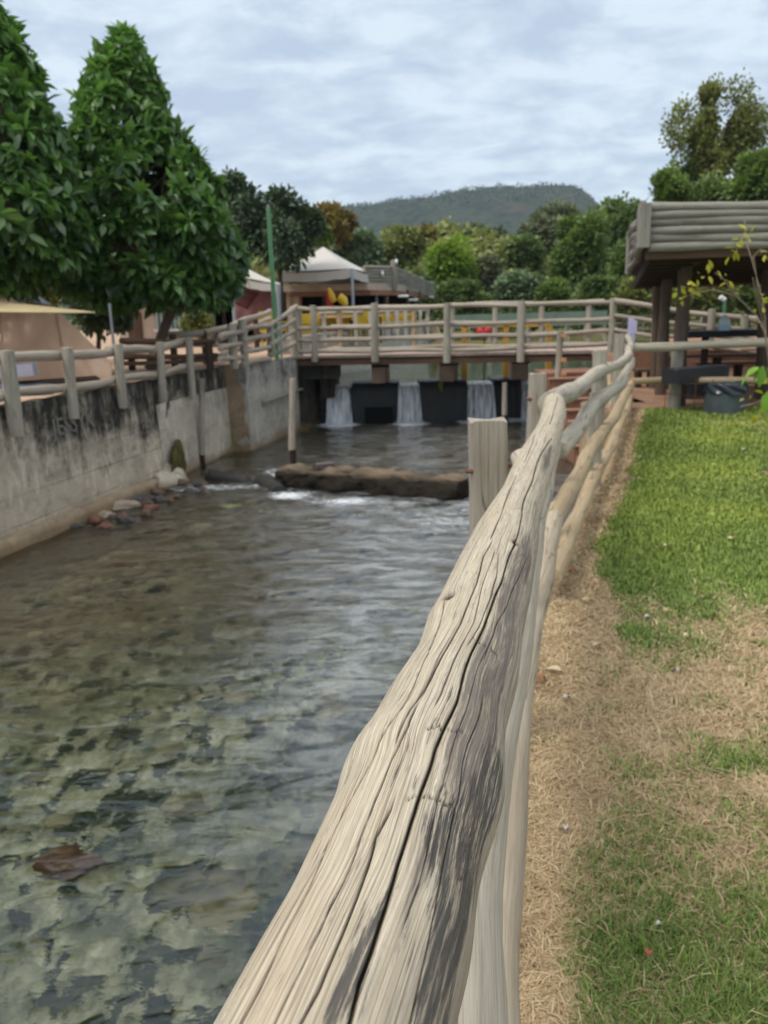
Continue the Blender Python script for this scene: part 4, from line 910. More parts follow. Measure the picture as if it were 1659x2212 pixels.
a = at(1566, 706, 22); b = at(1565, 648, 22); M_().log([(a.x, 22, a.z-.6), b], .05, seg=8).build('pole', plain('dark_green_paint', (.05, .16, .09), .5), gpole); M_().log([b, b+Vector((-.12, 0, .08))], .07, seg=8).build('lamp_head', plain('white_plastic', (.6, .62, .62), .5), gpole)

# ------------------------------------------------------------------ left bank: tents, stalls, buildings
def quadgrid(name, P00, P10, P11, P01, mat, parent=None, n=16, th=.01, sag=0.0, wr=0.0, seed=0):
    """cloth patch with sag and small folds, given thickness"""
    P = [np.array(p, float) for p in (P00, P10, P11, P01)]; u = np.linspace(0, 1, n)[None, :, None]; v = np.linspace(0, 1, n)[:, None, None]
    X = (P[0]*(1-u)+P[1]*u)*(1-v) + (P[3]*(1-u)+P[2]*u)*v
    nr = np.cross(P[1]-P[0], P[3]-P[0]); nr /= np.linalg.norm(nr)+1e-9
    w_ = (wr*(fbm(u[..., 0]*5+seed+v[..., 0]*0, v[..., 0]*4+u[..., 0]*0, 3, seed)-.5)*2)
    X = X + nr*w_[..., None]; X[..., 2] -= sag*(4*u*(1-u)*4*v*(1-v))[..., 0]
    Y_ = X - nr*th; V = np.concatenate([X.reshape(-1, 3), Y_.reshape(-1, 3)]); idx = np.arange(n*n).reshape(n, n)
    F = np.stack([idx[:-1, :-1], idx[:-1, 1:], idx[1:, 1:], idx[1:, :-1]], -1).reshape(-1, 4); F2 = F[:, ::-1]+n*n
    ed = np.concatenate([idx[0, :], idx[1:, -1], idx[-1, -2::-1], idx[-2:0:-1, 0]]); e2 = np.roll(ed, -1)
    F3 = np.stack([ed, ed+n*n, e2+n*n, e2], 1)
    return V, np.concatenate([F, F2, F3])
def cloth(name, a, b, c, d, mat, parent=None, **k):
    V, F = quadgrid(name, a, b, c, d, mat, **k); return np_mesh(name, V, F, mat, parent)
TARP = plain('beige_tarpaulin', (.56, .36, .24), .36, .5, .12, 1.2)
TARP2 = plain('mauve_tarpaulin', (.20, .12, .10), .6, .3, .15, 1.2)
tt = empty('tarp_tent', (-4.6, 11.6, ZB), 'big glossy beige tarpaulin tent low behind the river fence at the left edge', 'tent')
A0 = at(-200, 668, 12.6); A1 = at(84, 640, 12.6); B0 = at(-200, 835, 11.5); B1 = at(243, 842, 11.6); Mid = at(200, 744, 12.1)
cloth('tent_front', B0, at(0, 850, 11.5), at(0, 655, 12.6), A0, TARP, tt, n=14, wr=.03, seed=2)
cloth('tent_front_panel', at(0, 850, 11.5), at(150, 845, 11.55), at(120, 664, 12.55), at(0, 652, 12.6), TARP, tt, n=20, wr=.06, seed=3)
cloth('tent_side', at(150, 845, 11.55), B1, at(240, 784, 12.0), at(120, 664, 12.55), TARP, tt, n=18, wr=.03, seed=5)
cloth('tent_roof', at(0, 650, 12.6), at(120, 662, 12.55), at(84, 640, 13.2), at(0, 640, 13.2), TARP, tt, n=6)
cloth('tent_back', at(100, 650, 13.0), at(240, 784, 12.0), at(240, 835, 12.6), at(100, 835, 13.2), TARP2, tt, n=8)
sail = empty('shade_sail', tuple(at(100, 660, 10.6)), 'pale yellow shade sail stretched to a point in front of the beige tent', 'sail')
cloth('sail_cloth', at(-160, 672, 10.2), at(206, 675, 11.2), at(205, 673.5, 11.25), at(-160, 632, 11.2), plain('yellow_canvas', (.58, .46, .26), .8, .2, .08), sail, n=12, sag=.05, th=.006)
gp_ = empty('metal_pole', tuple(at(236, 826, 12.0)), 'thin grey metal pole at the right end of the beige tent', 'pole')
post(M_(), 236, 655, 826, 12.0, .022, seg=8).build('pole', plain('galvanised', (.30, .31, .32), .45, .5, .1, 6, .6), gp_)
# goods under the tent
st_ = empty('market_table', tuple(at(110, 842, 11.3)), 'dark red trestle table under the tent with a pale cloth on one end', 'table')
M_().beam(at(-90, 840, 10.7), at(212, 818, 11.4), .6, .05).build('table_top', W_DARK, st_)
for px in (20, 190): post(M_(), px, 825, 862, 11.0, .04, seg=8).build('leg', W_RED, st_)
cl_ = M_().beam(at(-60, 818, 10.9)+Vector((0, 0, .06)), at(78, 806, 11.1)+Vector((0, 0, .06)), .5, .16).build('table_cloth', plain('pale_lilac_cloth', (.50, .47, .52), .8)); tag(cl_, 'pale lilac cloth bundle lying on the market table under the tent', 'cloth')
bl_ = rock('blue_tarp', tuple(at(10, 853, 10.2)+Vector((0, 0, -.02))), (.62, .4, .16), plain('blue_grey_tarp', (.07, .085, .13), .5, .5, .5, 5), 31, 'crumpled blue grey tarpaulin heap by the wall top at the left edge', 'tarpaulin')
# cream house behind the trees
def box_part(name, c, s_, mat, parent, **k): return M_().box(c, s_, **k).build(name, mat, parent, False)
ch = empty('cream_house', (-7.4, 24, ZB), 'cream house with brown shutters and a white railed window, seen behind the tree trunk', 'house')
CREAM = plain('cream_plaster', (.55, .44, .34), .9, .2, .1)
a = at(258, 735, 24.5); b = at(418, 640, 24.5); hz = b.z
box_part('wall', ((a.x+b.x)/2, 26, (ZB+hz)/2), (b.x-a.x, 3, hz-ZB), CREAM, ch)
c = at(290, 704, 24.4); box_part('shutter', (c.x, 24.46, c.z), (.42, .06, .75), W_BROWN, ch); c = at(285, 685, 24.4); box_part('shutter', (c.x-.1, 24.46, c.z+.1), (.2, .06, .9), W_BROWN, ch)
c = at(372, 690, 24.4); wn_ = box_part('window', (c.x, 24.47, c.z), (.95, .05, .55), plain('teal_glass', (.08, .16, .16), .2, .6), ch)
for k in range(8): box_part('window_bar', (c.x-.45+k*.13, 24.42, c.z), (.02, .02, .5), plain('white_paint', (.7, .7, .68), .6) if 'white_paint' not in bpy.data.materials else bpy.data.materials['white_paint'], ch)
box_part('window_sill', (c.x, 24.38, c.z-.30), (1.1, .12, .06), bpy.data.materials['white_paint'], ch)
box_part('roof', ((a.x+b.x)/2, 25.8, hz+.07), (b.x-a.x+.5, 4, .14), plain('brown_tile', (.18, .10, .07), .85), ch)
# white event canopies
WC = plain('white_canopy', (.50, .47, .43), .7, .2, .05, 1.5); ALU = plain('aluminium_pole', (.35, .38, .42), .4, .5, .06, 6, .5)
def canopy(name, corners, peak, drop, poles, zb, lab, mat=WC):
    """corners: eave top points in order; peak point"""
    r_ = empty(name, (peak.x, peak.y, zb), lab, 'canopy')
    V = []; F = []; n = 10
    m_ = MB(); pk = np.array(peak)
    for i in range(len(corners)):
        a = np.array(corners[i]); b = np.array(corners[(i+1) % len(corners)]); rows = []
        for j in range(n+1):
            u = j/n; k = (1-u)**1.0; q0 = a*(1-u)+pk*u; q1 = b*(1-u)+pk*u; q0 = q0.copy(); q1 = q1.copy(); dr = .10*math.sin(math.pi*u)*np.linalg.norm(b-a)*.22
            row = []
            for t_ in np.linspace(0, 1, 7): q = q0*(1-t_)+q1*t_; q[2] -= dr*(.6+.4*math.sin(math.pi*t_)); row.append(q)
            rows.append(row)
        V = np.array(rows).reshape(-1, 3); idx = np.arange(len(V)).reshape(n+1, 7); m_.add(V, np.stack([idx[:-1, :-1], idx[:-1, 1:], idx[1:, 1:], idx[1:, :-1]], -1).reshape(-1, 4))
    m_.build('canopy_roof', mat, r_)
    m_ = MB()
    for i in range(len(corners)):
        a = Vector(corners[i]); b = Vector(corners[(i+1) % len(corners)]); k = 14; rows = []
        for z_, o_ in ((0, 0), (-drop, 1)):
            rows.append([(*(a.lerp(b, t_)).xy, a.lerp(b, t_).z + z_ - .06*math.sin(math.pi*t_) - (o_*.03*abs(math.sin(t_*math.pi*4)))) for t_ in np.linspace(0, 1, k)])
        V = np.array(rows).reshape(-1, 3); idx = np.arange(2*k).reshape(2, k); m_.add(V, np.stack([idx[:-1, :-1], idx[:-1, 1:], idx[1:, 1:], idx[1:, :-1]], -1).reshape(-1, 4))
    m_.build('valance', mat, r_)
    for p in poles: M_().log([(p[0], p[1], zb), (p[0], p[1], p[2])], .045, seg=8).build('pole', ALU, r_)
    return r_
fl = at(600, 588, 25.5); fr_ = at(760, 580, 25); br_ = at(814, 594, 28.5); bl2 = at(670, 597, 30); pk = at(698, 533, 27.5)
canopy('event_canopy', [fl, fr_, br_, bl2], pk, .24, [(fr_.x, 25, fr_.z), (br_.x-.03, 28.4, br_.z)], ZB, 'large white pointed canopy on metal poles in front of the restaurant')
l1 = at(500, 594, 21); l2 = at(604, 614, 21); l3 = at(606, 612, 24); l4 = at(505, 596, 25); pk2 = at(520, 572, 23)
canopy('small_canopy', [l1, l2, l3, l4], pk2, .16, [(l2.x-.05, 21, l2.z), (l1.x, 21, l1.z)], ZB, 'smaller white canopy left of the green pole, half behind the big tree')
mv = empty('mauve_tent', tuple(at(560, 700, 22)), 'dull mauve tent wall under the smaller white canopy', 'tent')
cloth('tent_wall', at(505, 705, 22.4), at(592, 705, 22.4), at(590, 622, 22.4), at(505, 618, 22.4), plain('mauve_canvas', (.22, .11, .115), .8, .2, .15), mv, n=12, wr=.08, seed=9)
cloth('tent_flap', at(500, 655, 22.0), at(535, 668, 22.0), at(560, 632, 22.0), at(500, 618, 22.0), plain('dark_red_canvas', (.10, .03, .035), .8), mv, n=6)
# green pole
gpl = empty('green_pole', tuple(at(598, 776, 15.9)), 'tall leaning green painted metal pole with a grey pipe strapped to its foot', 'pole')
a = at(599, 776, 15.9); b = at(580, 450, 15.9); mid = a.lerp(b, .45)
M_().log([(a.x, a.y, ZB), mid, b], [.042, .045, .040], seg=12, n=8).build('pole_shaft', plain('green_paint', (.11, .27, .13), .5, .4, .15, 2), gpl)
M_().log([b, b+Vector((0, 0, .07))], [.035, .03], seg=8).build('pole_cap', W_SILVER, gpl)
a = at(608, 770, 16.1); b = at(603, 618, 16.1); M_().log([(a.x, a.y, ZB), b], .022, seg=8).build('pipe', ALU, gpl)
# restaurant
rs_ = empty('restaurant', (-2.2, 27, ZB), 'open sided restaurant with dark interior and log parapet behind the white canopy', 'restaurant')
ez = at(700, 612, 27).z; fz = at(700, 632, 27).z
a = at(614, 640, 26.6); b = at(925, 640, 34)
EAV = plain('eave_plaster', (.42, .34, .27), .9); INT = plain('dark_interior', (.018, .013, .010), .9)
# roof slab: plan polygon following the parapet
rp_ = [at(560, 620, 26.6), at(795, 622, 27.0), at(858, 622, 29.0), at(932, 642, 38.0)]
Zt = at(795, 574, 27).z
pl = [(p.x, p.y) for p in rp_] + [(-6, 40), (-9, 30)]
def prism(pl, z0, z1):
    n = len(pl); V = [(x, y, z0) for x, y in pl]+[(x, y, z1) for x, y in pl]; m_ = MB()
    for i in range(n):
        j = (i+1) % n; m_.add([V[i], V[j], V[j+n], V[i+n]], [[0, 1, 2, 3]])
    for q, z in ((0, z0), (1, z1)):
        c = np.mean(pl, 0); 
        for i in range(n):
            j = (i+1) % n; m_.add([(*pl[i], z), (*pl[j], z), (c[0], c[1], z)], [[0, 1, 2]])
    return m_
zr = rp_[1].z
prism(pl, zr-.06, zr+.14).build('roof', EAV, rs_, False)
inn = [(x*.97-.12, y+1.0) for x, y in pl]
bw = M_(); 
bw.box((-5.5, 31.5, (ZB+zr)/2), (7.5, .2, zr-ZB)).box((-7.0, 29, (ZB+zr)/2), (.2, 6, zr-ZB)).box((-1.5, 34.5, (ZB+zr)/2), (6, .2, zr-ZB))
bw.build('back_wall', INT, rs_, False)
prism([(x*.99-.05, y+.15) for x, y in pl], ZB-.02, ZB+.03).build('floor', plain('dark_floor', (.12, .08, .06), .8), rs_, False)
for px, Y, mt, r in ((622, 26.9, W_TAN, .13), (648, 26.9, W_RED, .05), (700, 27.6, W_BROWN, .07), (834, 28.4, W_BROWN, .08), (880, 31, W_BROWN, .07), (905, 34, W_BROWN, .07), (612, 26.8, W_DARK, .07)):
    a = at(px, 640, Y); M_().log([(a.x, Y, ZB), (a.x, Y, zr)], r, seg=10).build('column', mt, rs_)
M_().beam((rp_[0].x, 26.75, zr-.14), (rp_[1].x, 27.15, zr-.14), .12, .16).beam((rp_[1].x, 27.15, zr-.14), (rp_[2].x, 29.1, zr-.14), .12, .16).beam((rp_[2].x, 29.1, zr-.14), (rp_[3].x-.1, 38, zr-.14), .12, .16).build('eave_beam', W_RED, rs_)
box_part('cream_panel', (at(634, 700, 26.95).x, 27.0, (ZB+zr)/2), (.42, .1, zr-ZB-.1), plain('cream_panel_paint', (.58, .45, .30), .9), rs_)
PTX = [(786, 574, 27.0, 622), (851, 574, 28.8, 622), (886, 590, 32.0, 629), (912, 602, 35.2, 636), (934, 612, 38.0, 644)]
for i in range(len(PTX)-1):
    x0, y0, Y0, e0 = PTX[i]; x1, y1, Y1, e1 = PTX[i+1]
    for k in range(7):
        u = (k+.5)/7; M_().log([at(x0, y0+(e0-y0)*u, Y0), at(x1, y1+(e1-y1)*u, Y1)], .055, seg=8, wob=.008, n=6).build('parapet_log', W_SILVER, rs_)
    M_().log([at(x1, y1-4, Y1), at(x1, e1+2, Y1)], .09, seg=9).build('parapet_post', W_SILVER, rs_)
M_().log([at(851, 562, 28.7), at(851, 625, 28.7)], .12, seg=9).build('parapet_post', W_SILVER, rs_)
for px, py, Y in ((856, 566, 28.6), (826, 592, 27.9), (871, 640, 28.5), (893, 648, 31), (918, 662, 33), (928, 642, 37)):
    p = at(px, py, Y); s_ = .09 if py < 600 else .07
    M_().log([p-Vector((.18 if py > 600 else .04, 0, 0)), p+Vector((.18 if py > 600 else .04, 0, 0))], s_ if py < 600 else .045, seg=10).build('spotlight', plain('white_lamp_housing', (.62, .63, .62), .5) if 'white_lamp_housing' not in bpy.data.materials else bpy.data.materials['white_lamp_housing'], rs_)
# counter and yellow furniture
YEL = plain('yellow_plastic', (.50, .34, .02), .5, .4, .08); YW = plain('tan_table', (.45, .30, .16), .8)
def chair(name, c, rot, lab, mat=YEL):
    r_ = empty(name, (0, 0, 0), lab, 'chair', 'yellow plastic chairs of the restaurant terrace')
    s_ = M_().box((0, 0, .44), (.44, .44, .04)); s_.build('seat', mat, r_, False)
    M_().box((0, .21, .70), (.44, .04, .44)).build('backrest', mat, r_, False)
    for sx in (-.19, .19):
        for sy in (-.19, .19): M_().log([(sx, sy, 0), (sx*.9, sy*.9, .44)], .022, seg=6).build('leg', mat, r_)
        M_().box((sx*1.1, 0, .64), (.05, .40, .03)).build('armrest', mat, r_, False)
    r_.location = c; r_.rotation_euler = (0, 0, rot); return r_
ch0 = None
cs = [(700, 23.2, .3), (716, 23.6, 2.8), (744, 23.0, .1), (772, 23.8, 3.3), (786, 22.8, .4), (833, 26.2, .2), (846, 27.0, 2.9), (856, 26.5, .5), (868, 27.5, .1), (880, 28.6, 3.0), (586, 20.6, .6), (596, 21.4, 2.4)]
for i, (px, Y, ro) in enumerate(cs):
    a = at(px, 700, Y); lab = 'yellow plastic chair on the restaurant terrace behind the bridge railing' if px > 600 else ('front yellow chair beside the green pole' if Y < 21 else 'rear yellow chair beside the green pole')
    if ch0 is None: ch0 = chair('yellow_chair', (0, 0, 0), 0, lab); r_ = ch0
    else:
        r_ = ch0.copy(); C.objects.link(r_)
        for k in [q for q in bpy.data.objects if q.parent == ch0]:
            k2 = k.copy(); k2.parent = r_; C.objects.link(k2)
    r_['label'] = lab; r_.location = (a.x, Y, ZB+.03); r_.rotation_euler = (0, 0, ro)
def sm_table(px, Y, lab):
    a = at(px, 700, Y); t_ = empty('dining_table', (a.x, Y, ZB), lab, 'table', 'tables of the restaurant terrace'); box_part('table_top', (a.x, Y, ZB+.74), (1.0, .7, .04), YW, t_)
    for sx in (-.42, .42):
        for sy in (-.28, .28): M_().log([(a.x+sx, Y+sy, ZB), (a.x+sx, Y+sy, ZB+.72)], .03, seg=6).build('leg', W_BROWN, t_)
sm_table(730, 23.3, 'tan table between yellow chairs, left of the canopy pole'); sm_table(790, 23.5, 'tan table right of the front canopy pole'); sm_table(862, 27, 'tan table among the yellow chairs nearest the quay wall corner')
yc = empty('yellow_crate_stack', tuple(at(657, 720, 22)), 'tall stack of yellow drink crates at the left end of the terrace', 'crates')
for k in range(3):
    a = at(654, 700, 22); box_part('crate', (a.x+.02*(k % 2), 22, ZB+.15+.29*k), (.42, .42, .27), YEL, yc)
sg = empty('parasol', tuple(at(722, 640, 24.5)), 'folded red and yellow parasol standing in the restaurant', 'parasol')
a = at(716, 700, 24.5)
b = at(712, 626, 24.5); M_().log([(a.x, 24.5, ZB), (a.x-.02, 24.5, b.z)], .10, seg=9, rough=.05).build('red_cover', plain('red_cloth', (.38, .03, .03), .8), sg)
M_().log([at(710, 622, 24.4), at(717, 640, 24.4), at(722, 652, 24.4)], [.04, .09, .07], seg=10, rough=.12).log([at(732, 640, 24.4), at(745, 652, 24.4), at(748, 660, 24.4)], [.10, .13, .07], seg=10, rough=.15).build('yellow_top', YEL, sg)
# terrace railing of pale posts beyond the bridge, buttress, signs
tr_ = empty('terrace_railing', (-.9, 24, ZB), 'pale post and rail balustrade along the terrace edge beyond the bridge', 'railing')
for px, Y in ((700, 21), (735, 21.5), (768, 22), (800, 22.6), (838, 23.4), (858, 24.2), (876, 25), (893, 25.8), (908, 26.6), (924, 27.4)):
    a = at(px, 700, Y); M_().box((a.x, Y, ZB+.45), (.10, .1, .9)).build('baluster', plain('pale_post', (.45, .40, .34), .85) if 'pale_post' not in bpy.data.materials else bpy.data.materials['pale_post'], tr_, False)
a = at(690, 700, 20.8); b = at(926, 700, 27.5)
for z in (.85, .5): M_().log([(a.x, 20.8, ZB+z), (b.x, 27.5, ZB+z)], .045, seg=8).build('rail', W_OLD, tr_)
bt_ = empty('slanted_beam', tuple(at(940, 790, 27.6)), 'slanting tan timber prop at the corner of the quay wall', 'beam')
M_().beam(at(936, 700, 27.6), at(957, 760, 27.5), .22, .22).beam(at(957, 760, 27.5), at(944, 825, 27.5), .2, .2).build('prop', W_TAN, bt_, False)
# yellow sluice frame on the weir
YF = plain('ochre_steel', (.50, .27, .04), .6, .4)
fm_ = empty('sluice_frame', tuple(at(1092, 829, 18.9)), 'ochre yellow steel sluice frame standing on the weir behind the footbridge', 'frame')
for px in (1003, 1092, 1184):
    b = at(px-1, 704, 19.2); a = at(px, 826, 19.2); M_().box((a.x, 19.2, (b.z-.5)/2), (.12, .08, b.z+.5)).build('upright', YF, fm_, False)
a = at(1000, 704, 19.2); b = at(1188, 702, 19.2); M_().beam(a, b, .08, .07).build('cross_beam', YF, fm_, False)
for px in (1046, 1136):
    a = at(px, 730, 19.3); M_().log([(a.x, 19.3, -.3), (a.x, 19.3, a.z)], .015, seg=6).build('gate_rod', W_DARK, fm_)
ht = empty('heart_sign', tuple(at(1046, 721, 20)), 'small red heart shaped sign behind the bridge rails', 'sign')
hc_ = at(1046, 720, 20); n = 40; V = [tuple(hc_+Vector((0, -.02, 0)))]+[tuple(hc_+Vector((.012*16*math.sin(t_)**3, 0, .0115*(13*math.cos(t_)-5*math.cos(2*t_)-2*math.cos(3*t_)-math.cos(4*t_))))) for t_ in np.linspace(0, 2*math.pi, n, endpoint=False)]
V += [(x, y+.05, z) for x, y, z in V]; F = [[0, 1+i, 1+(i+1) % n] for i in range(n)] + [[n+1, n+2+(i+1) % n, n+2+i] for i in range(n)]
F4 = [[1+i, n+2+i, n+2+(i+1) % n, 1+(i+1) % n] for i in range(n)]
np_mesh('sign_face', np.array(V), [np.array(F), np.array(F4)], plain('heart_red', (.45, .015, .03), .5), ht)
# pond far side: fence, buoys, sign board
pf = empty('pond_fence', (6, 40, 0), 'thin pale wire fence with posts along the far bank of the pond', 'fence')
for i in range(16):
    x = 1.5+i*.9; M_().log([(x, 38.6, -.1), (x, 38.6, .95)], .05, seg=6).build('post', W_RAIL, pf)
for z in (.3, .6, .9): M_().log([(1.2, 38.6, z), (15, 38.6, z)], .025, seg=6).build('rail', W_RAIL, pf)
gs = empty('screen_fence', tuple(at(1145, 690, 30)), 'long pale green translucent panel fence seen between the bridge rails', 'panel')
a = at(972, 682, 34); b = at(1312, 672, 34); M_().beam(Vector((a.x, 34, a.z-.25)), Vector((b.x, 34, b.z-.25)), .05, .55).build('panel_sheet', plain('pale_green_sheet', (.16, .21, .16), .7), gs, False)
for px in (974, 1060, 1145, 1230, 1310): p = at(px, 690, 34); M_().log([(p.x, 34.1, -.3), (p.x, 34.1, p.z)], .05, seg=6).build('post', W_GREY, gs)

# ------------------------------------------------------------------ vegetation
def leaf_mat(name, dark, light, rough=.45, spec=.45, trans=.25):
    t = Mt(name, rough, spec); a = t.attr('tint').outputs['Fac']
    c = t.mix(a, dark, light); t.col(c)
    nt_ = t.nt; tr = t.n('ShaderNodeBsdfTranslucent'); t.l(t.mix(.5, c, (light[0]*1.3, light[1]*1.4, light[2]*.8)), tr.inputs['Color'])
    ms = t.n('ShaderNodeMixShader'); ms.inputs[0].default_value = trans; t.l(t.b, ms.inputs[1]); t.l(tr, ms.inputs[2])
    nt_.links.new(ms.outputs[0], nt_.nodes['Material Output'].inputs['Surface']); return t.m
def leaves(name, P, N, size, wid, mat, parent, rng, droop=.35, fold=True, tint=None, spread=.6):
    """P positions, N preferred axis directions"""
    n = len(P); N = N + rng.normal(size=(n, 3))*spread; N[:, 2] -= droop; N /= np.linalg.norm(N, axis=1)[:, None]
    up = rng.normal(size=(n, 3))*.45 + [0, 0, 1]; S = np.cross(N, up); S /= np.linalg.norm(S, axis=1)[:, None]+1e-9; U = np.cross(S, N)
    L_ = size*(.7+.6*rng.random(n))[:, None]; W_ = wid*(.75+.5*rng.random(n))[:, None]
    if fold:
        a = P; m1 = P+N*L_*.5 + U*L_*.06; tip = P+N*L_ - U*L_*.16
        l1 = P+N*L_*.28-S*W_*.42+U*W_*.12; l2 = P+N*L_*.66-S*W_*.46+U*W_*.10-U*L_*.03; r1 = P+N*L_*.28+S*W_*.42+U*W_*.12; r2 = P+N*L_*.66+S*W_*.46+U*W_*.10-U*L_*.03
        V = np.stack([a, l1, l2, tip, r2, r1, m1-U*W_*.1], 1).reshape(-1, 3); b = (np.arange(n)*7)[:, None]
        F = np.concatenate([b+[0, 6, 2, 1], b+[6, 3, 2, 2][:4] if False else b+[0, 5, 4, 6]]); F3 = np.concatenate([b+[6, 3, 2], b+[6, 4, 3]]); Fs = [F, F3]; k = 7
    else:
        V = np.stack([P, P+N*L_*.5-S*W_*.5, P+N*L_, P+N*L_*.5+S*W_*.5], 1).reshape(-1, 3); Fs = [(np.arange(n)*4)[:, None]+np.array([0, 3, 2, 1])]; k = 4
    if tint is None: tint = rng.random(n)
    return np_mesh(name, V, Fs, mat, parent, {'tint': np.repeat(np.clip(tint, 0, 1), k)}, smooth=False)
BARK = wood('tree_bark', (.20, .15, .11), (.12, .09, .065), (.05, .04, .03), .5)
BARK_D = wood('dark_bark', (.09, .07, .055), (.05, .04, .03), (.02, .018, .015), .5)
# -- broad leaved conical trees on the left bank
def cone_tree(base, prof, n_ros, size, mat, lab, seed, lean=(0, 0)):
    rng = np.random.default_rng(seed); r_ = empty('broadleaf_tree', tuple(base), lab, 'tree', 'broad leaved trees on the left bank')
    pz = np.array([p[0] for p in prof]); pc = np.array([p[1] for p in prof]); pr = np.array([p[2] for p in prof]); o = np.argsort(pz); pz, pc, pr = pz[o], pc[o], pr[o]
    top = pz[-1]; bx, by = base[0], base[1]
    ts = np.linspace(base[2], top-.15, 12); M_().log([(np.interp(z, pz, pc) if z > pz[0] else bx+(pc[0]-bx)*(z-base[2])/(pz[0]-base[2]), by, z) for z in ts], list(np.linspace(.105, .02, 12)), seg=10, wob=.02).build('trunk', BARK, r_)
    m_ = MB()
    for i in range(46):
        z = pz[0]+.1+(top-pz[0]-.5)*rng.random()**1.15; a = rng.random()*6.28; rr = np.interp(z, pz, pr)*.85; c = np.interp(z, pz, pc)
        e_ = (c+rr*math.cos(a), by+rr*math.sin(a), z+.25+.2*rr); m_.log([(np.interp(z-.3, pz, pc), by, z-.35*rr), ((c+e_[0])/2, (by+e_[1])/2, z-.02), e_], [.035, .022, .008], seg=5, n=6)
    m_.build('branches', BARK, r_)
    # rosettes; radius modulated into lobes with gaps
    w_ = pr/pr.sum(); zc = rng.choice(len(pz)-1, n_ros*2, p=(pr[:-1]+pr[1:])/(pr[:-1]+pr[1:]).sum()); z = pz[zc]+(pz[zc+1]-pz[zc])*rng.random(len(zc))
    a = rng.random(len(z))*2*np.pi; lob = fbm(np.cos(a)*1.7+seed+9, np.sin(a)*1.7+z*1.9+9, 3, seed); rad = np.interp(z, pz, pr)*(.55+.45*rng.random(len(z))**.4)*(.56+.86*lob)
    keep = vnoise(np.cos(a)*2.9+z*1.1+20, np.sin(a)*2.9+z*2.8+20, seed+5) > .40; keep[n_ros*2:] = False
    z, a, rad = z[keep], a[keep], rad[keep]
    out_ = np.stack([np.cos(a), np.sin(a), .45+0*a], 1); Pc = np.stack([np.interp(z, pz, pc)+rad*np.cos(a), by+rad*np.sin(a), z], 1)
    k = 8; P = np.repeat(Pc, k, 0); N0 = np.repeat(out_, k, 0); ring = np.tile(np.arange(k)/k*2*np.pi, len(Pc))+np.repeat(rng.random(len(Pc))*6, k)
    t1 = np.cross(N0, [0, 0, 1.]); t1 /= np.linalg.norm(t1, axis=1)[:, None]; t2 = np.cross(N0, t1)
    N = N0*.45 + t1*np.cos(ring)[:, None] + t2*np.sin(ring)[:, None]
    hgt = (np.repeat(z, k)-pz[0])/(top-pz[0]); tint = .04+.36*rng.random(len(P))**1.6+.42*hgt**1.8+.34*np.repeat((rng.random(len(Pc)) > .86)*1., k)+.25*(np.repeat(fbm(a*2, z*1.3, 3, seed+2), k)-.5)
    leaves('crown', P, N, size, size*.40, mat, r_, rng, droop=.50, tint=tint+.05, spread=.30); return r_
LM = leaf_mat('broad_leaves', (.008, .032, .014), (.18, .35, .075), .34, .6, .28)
Yt = 14.3
def prof(Y, rows): return [((at(0, y, Y).z + at((l+r)/2, y, Y).z)/2 if False else at((l+r)/2, y, Y).z, at((l+r)/2, y, Y).x, (at(r, y, Y).x-at(l, y, Y).x)/2) for y, l, r in rows]
b = gp(322, 800, ZB)
cone_tree((b.x, Yt, ZB), prof(Yt, [(78, 262, 282), (105, 222, 305), (150, 198, 322), (200, 188, 345), (250, 178, 378), (310, 165, 412), (370, 150, 455), (430, 145, 488), (500, 145, 510), (560, 150, 528), (600, 160, 530), (630, 200, 515), (655, 270, 470)]), 1250, .25, LM, 'tall cone shaped tree with glossy green leaves, its trunk rising behind the river fence', 41)
b2 = at(-60, 800, 12.3)
cone_tree((b2.x, 12.3, ZB), prof(12.3, [(-5, -75, -50), (40, -120, 0), (90, -160, 18), (160, -190, 62), (230, -220, 92), (300, -240, 125), (380, -250, 165), (450, -260, 190), (520, -260, 195), (565, -250, 165), (600, -240, 100), (620, -200, 50)]), 1150, .26, LM, 'dark leafy tree cut off by the left edge of the photo, above the beige tent', 43)
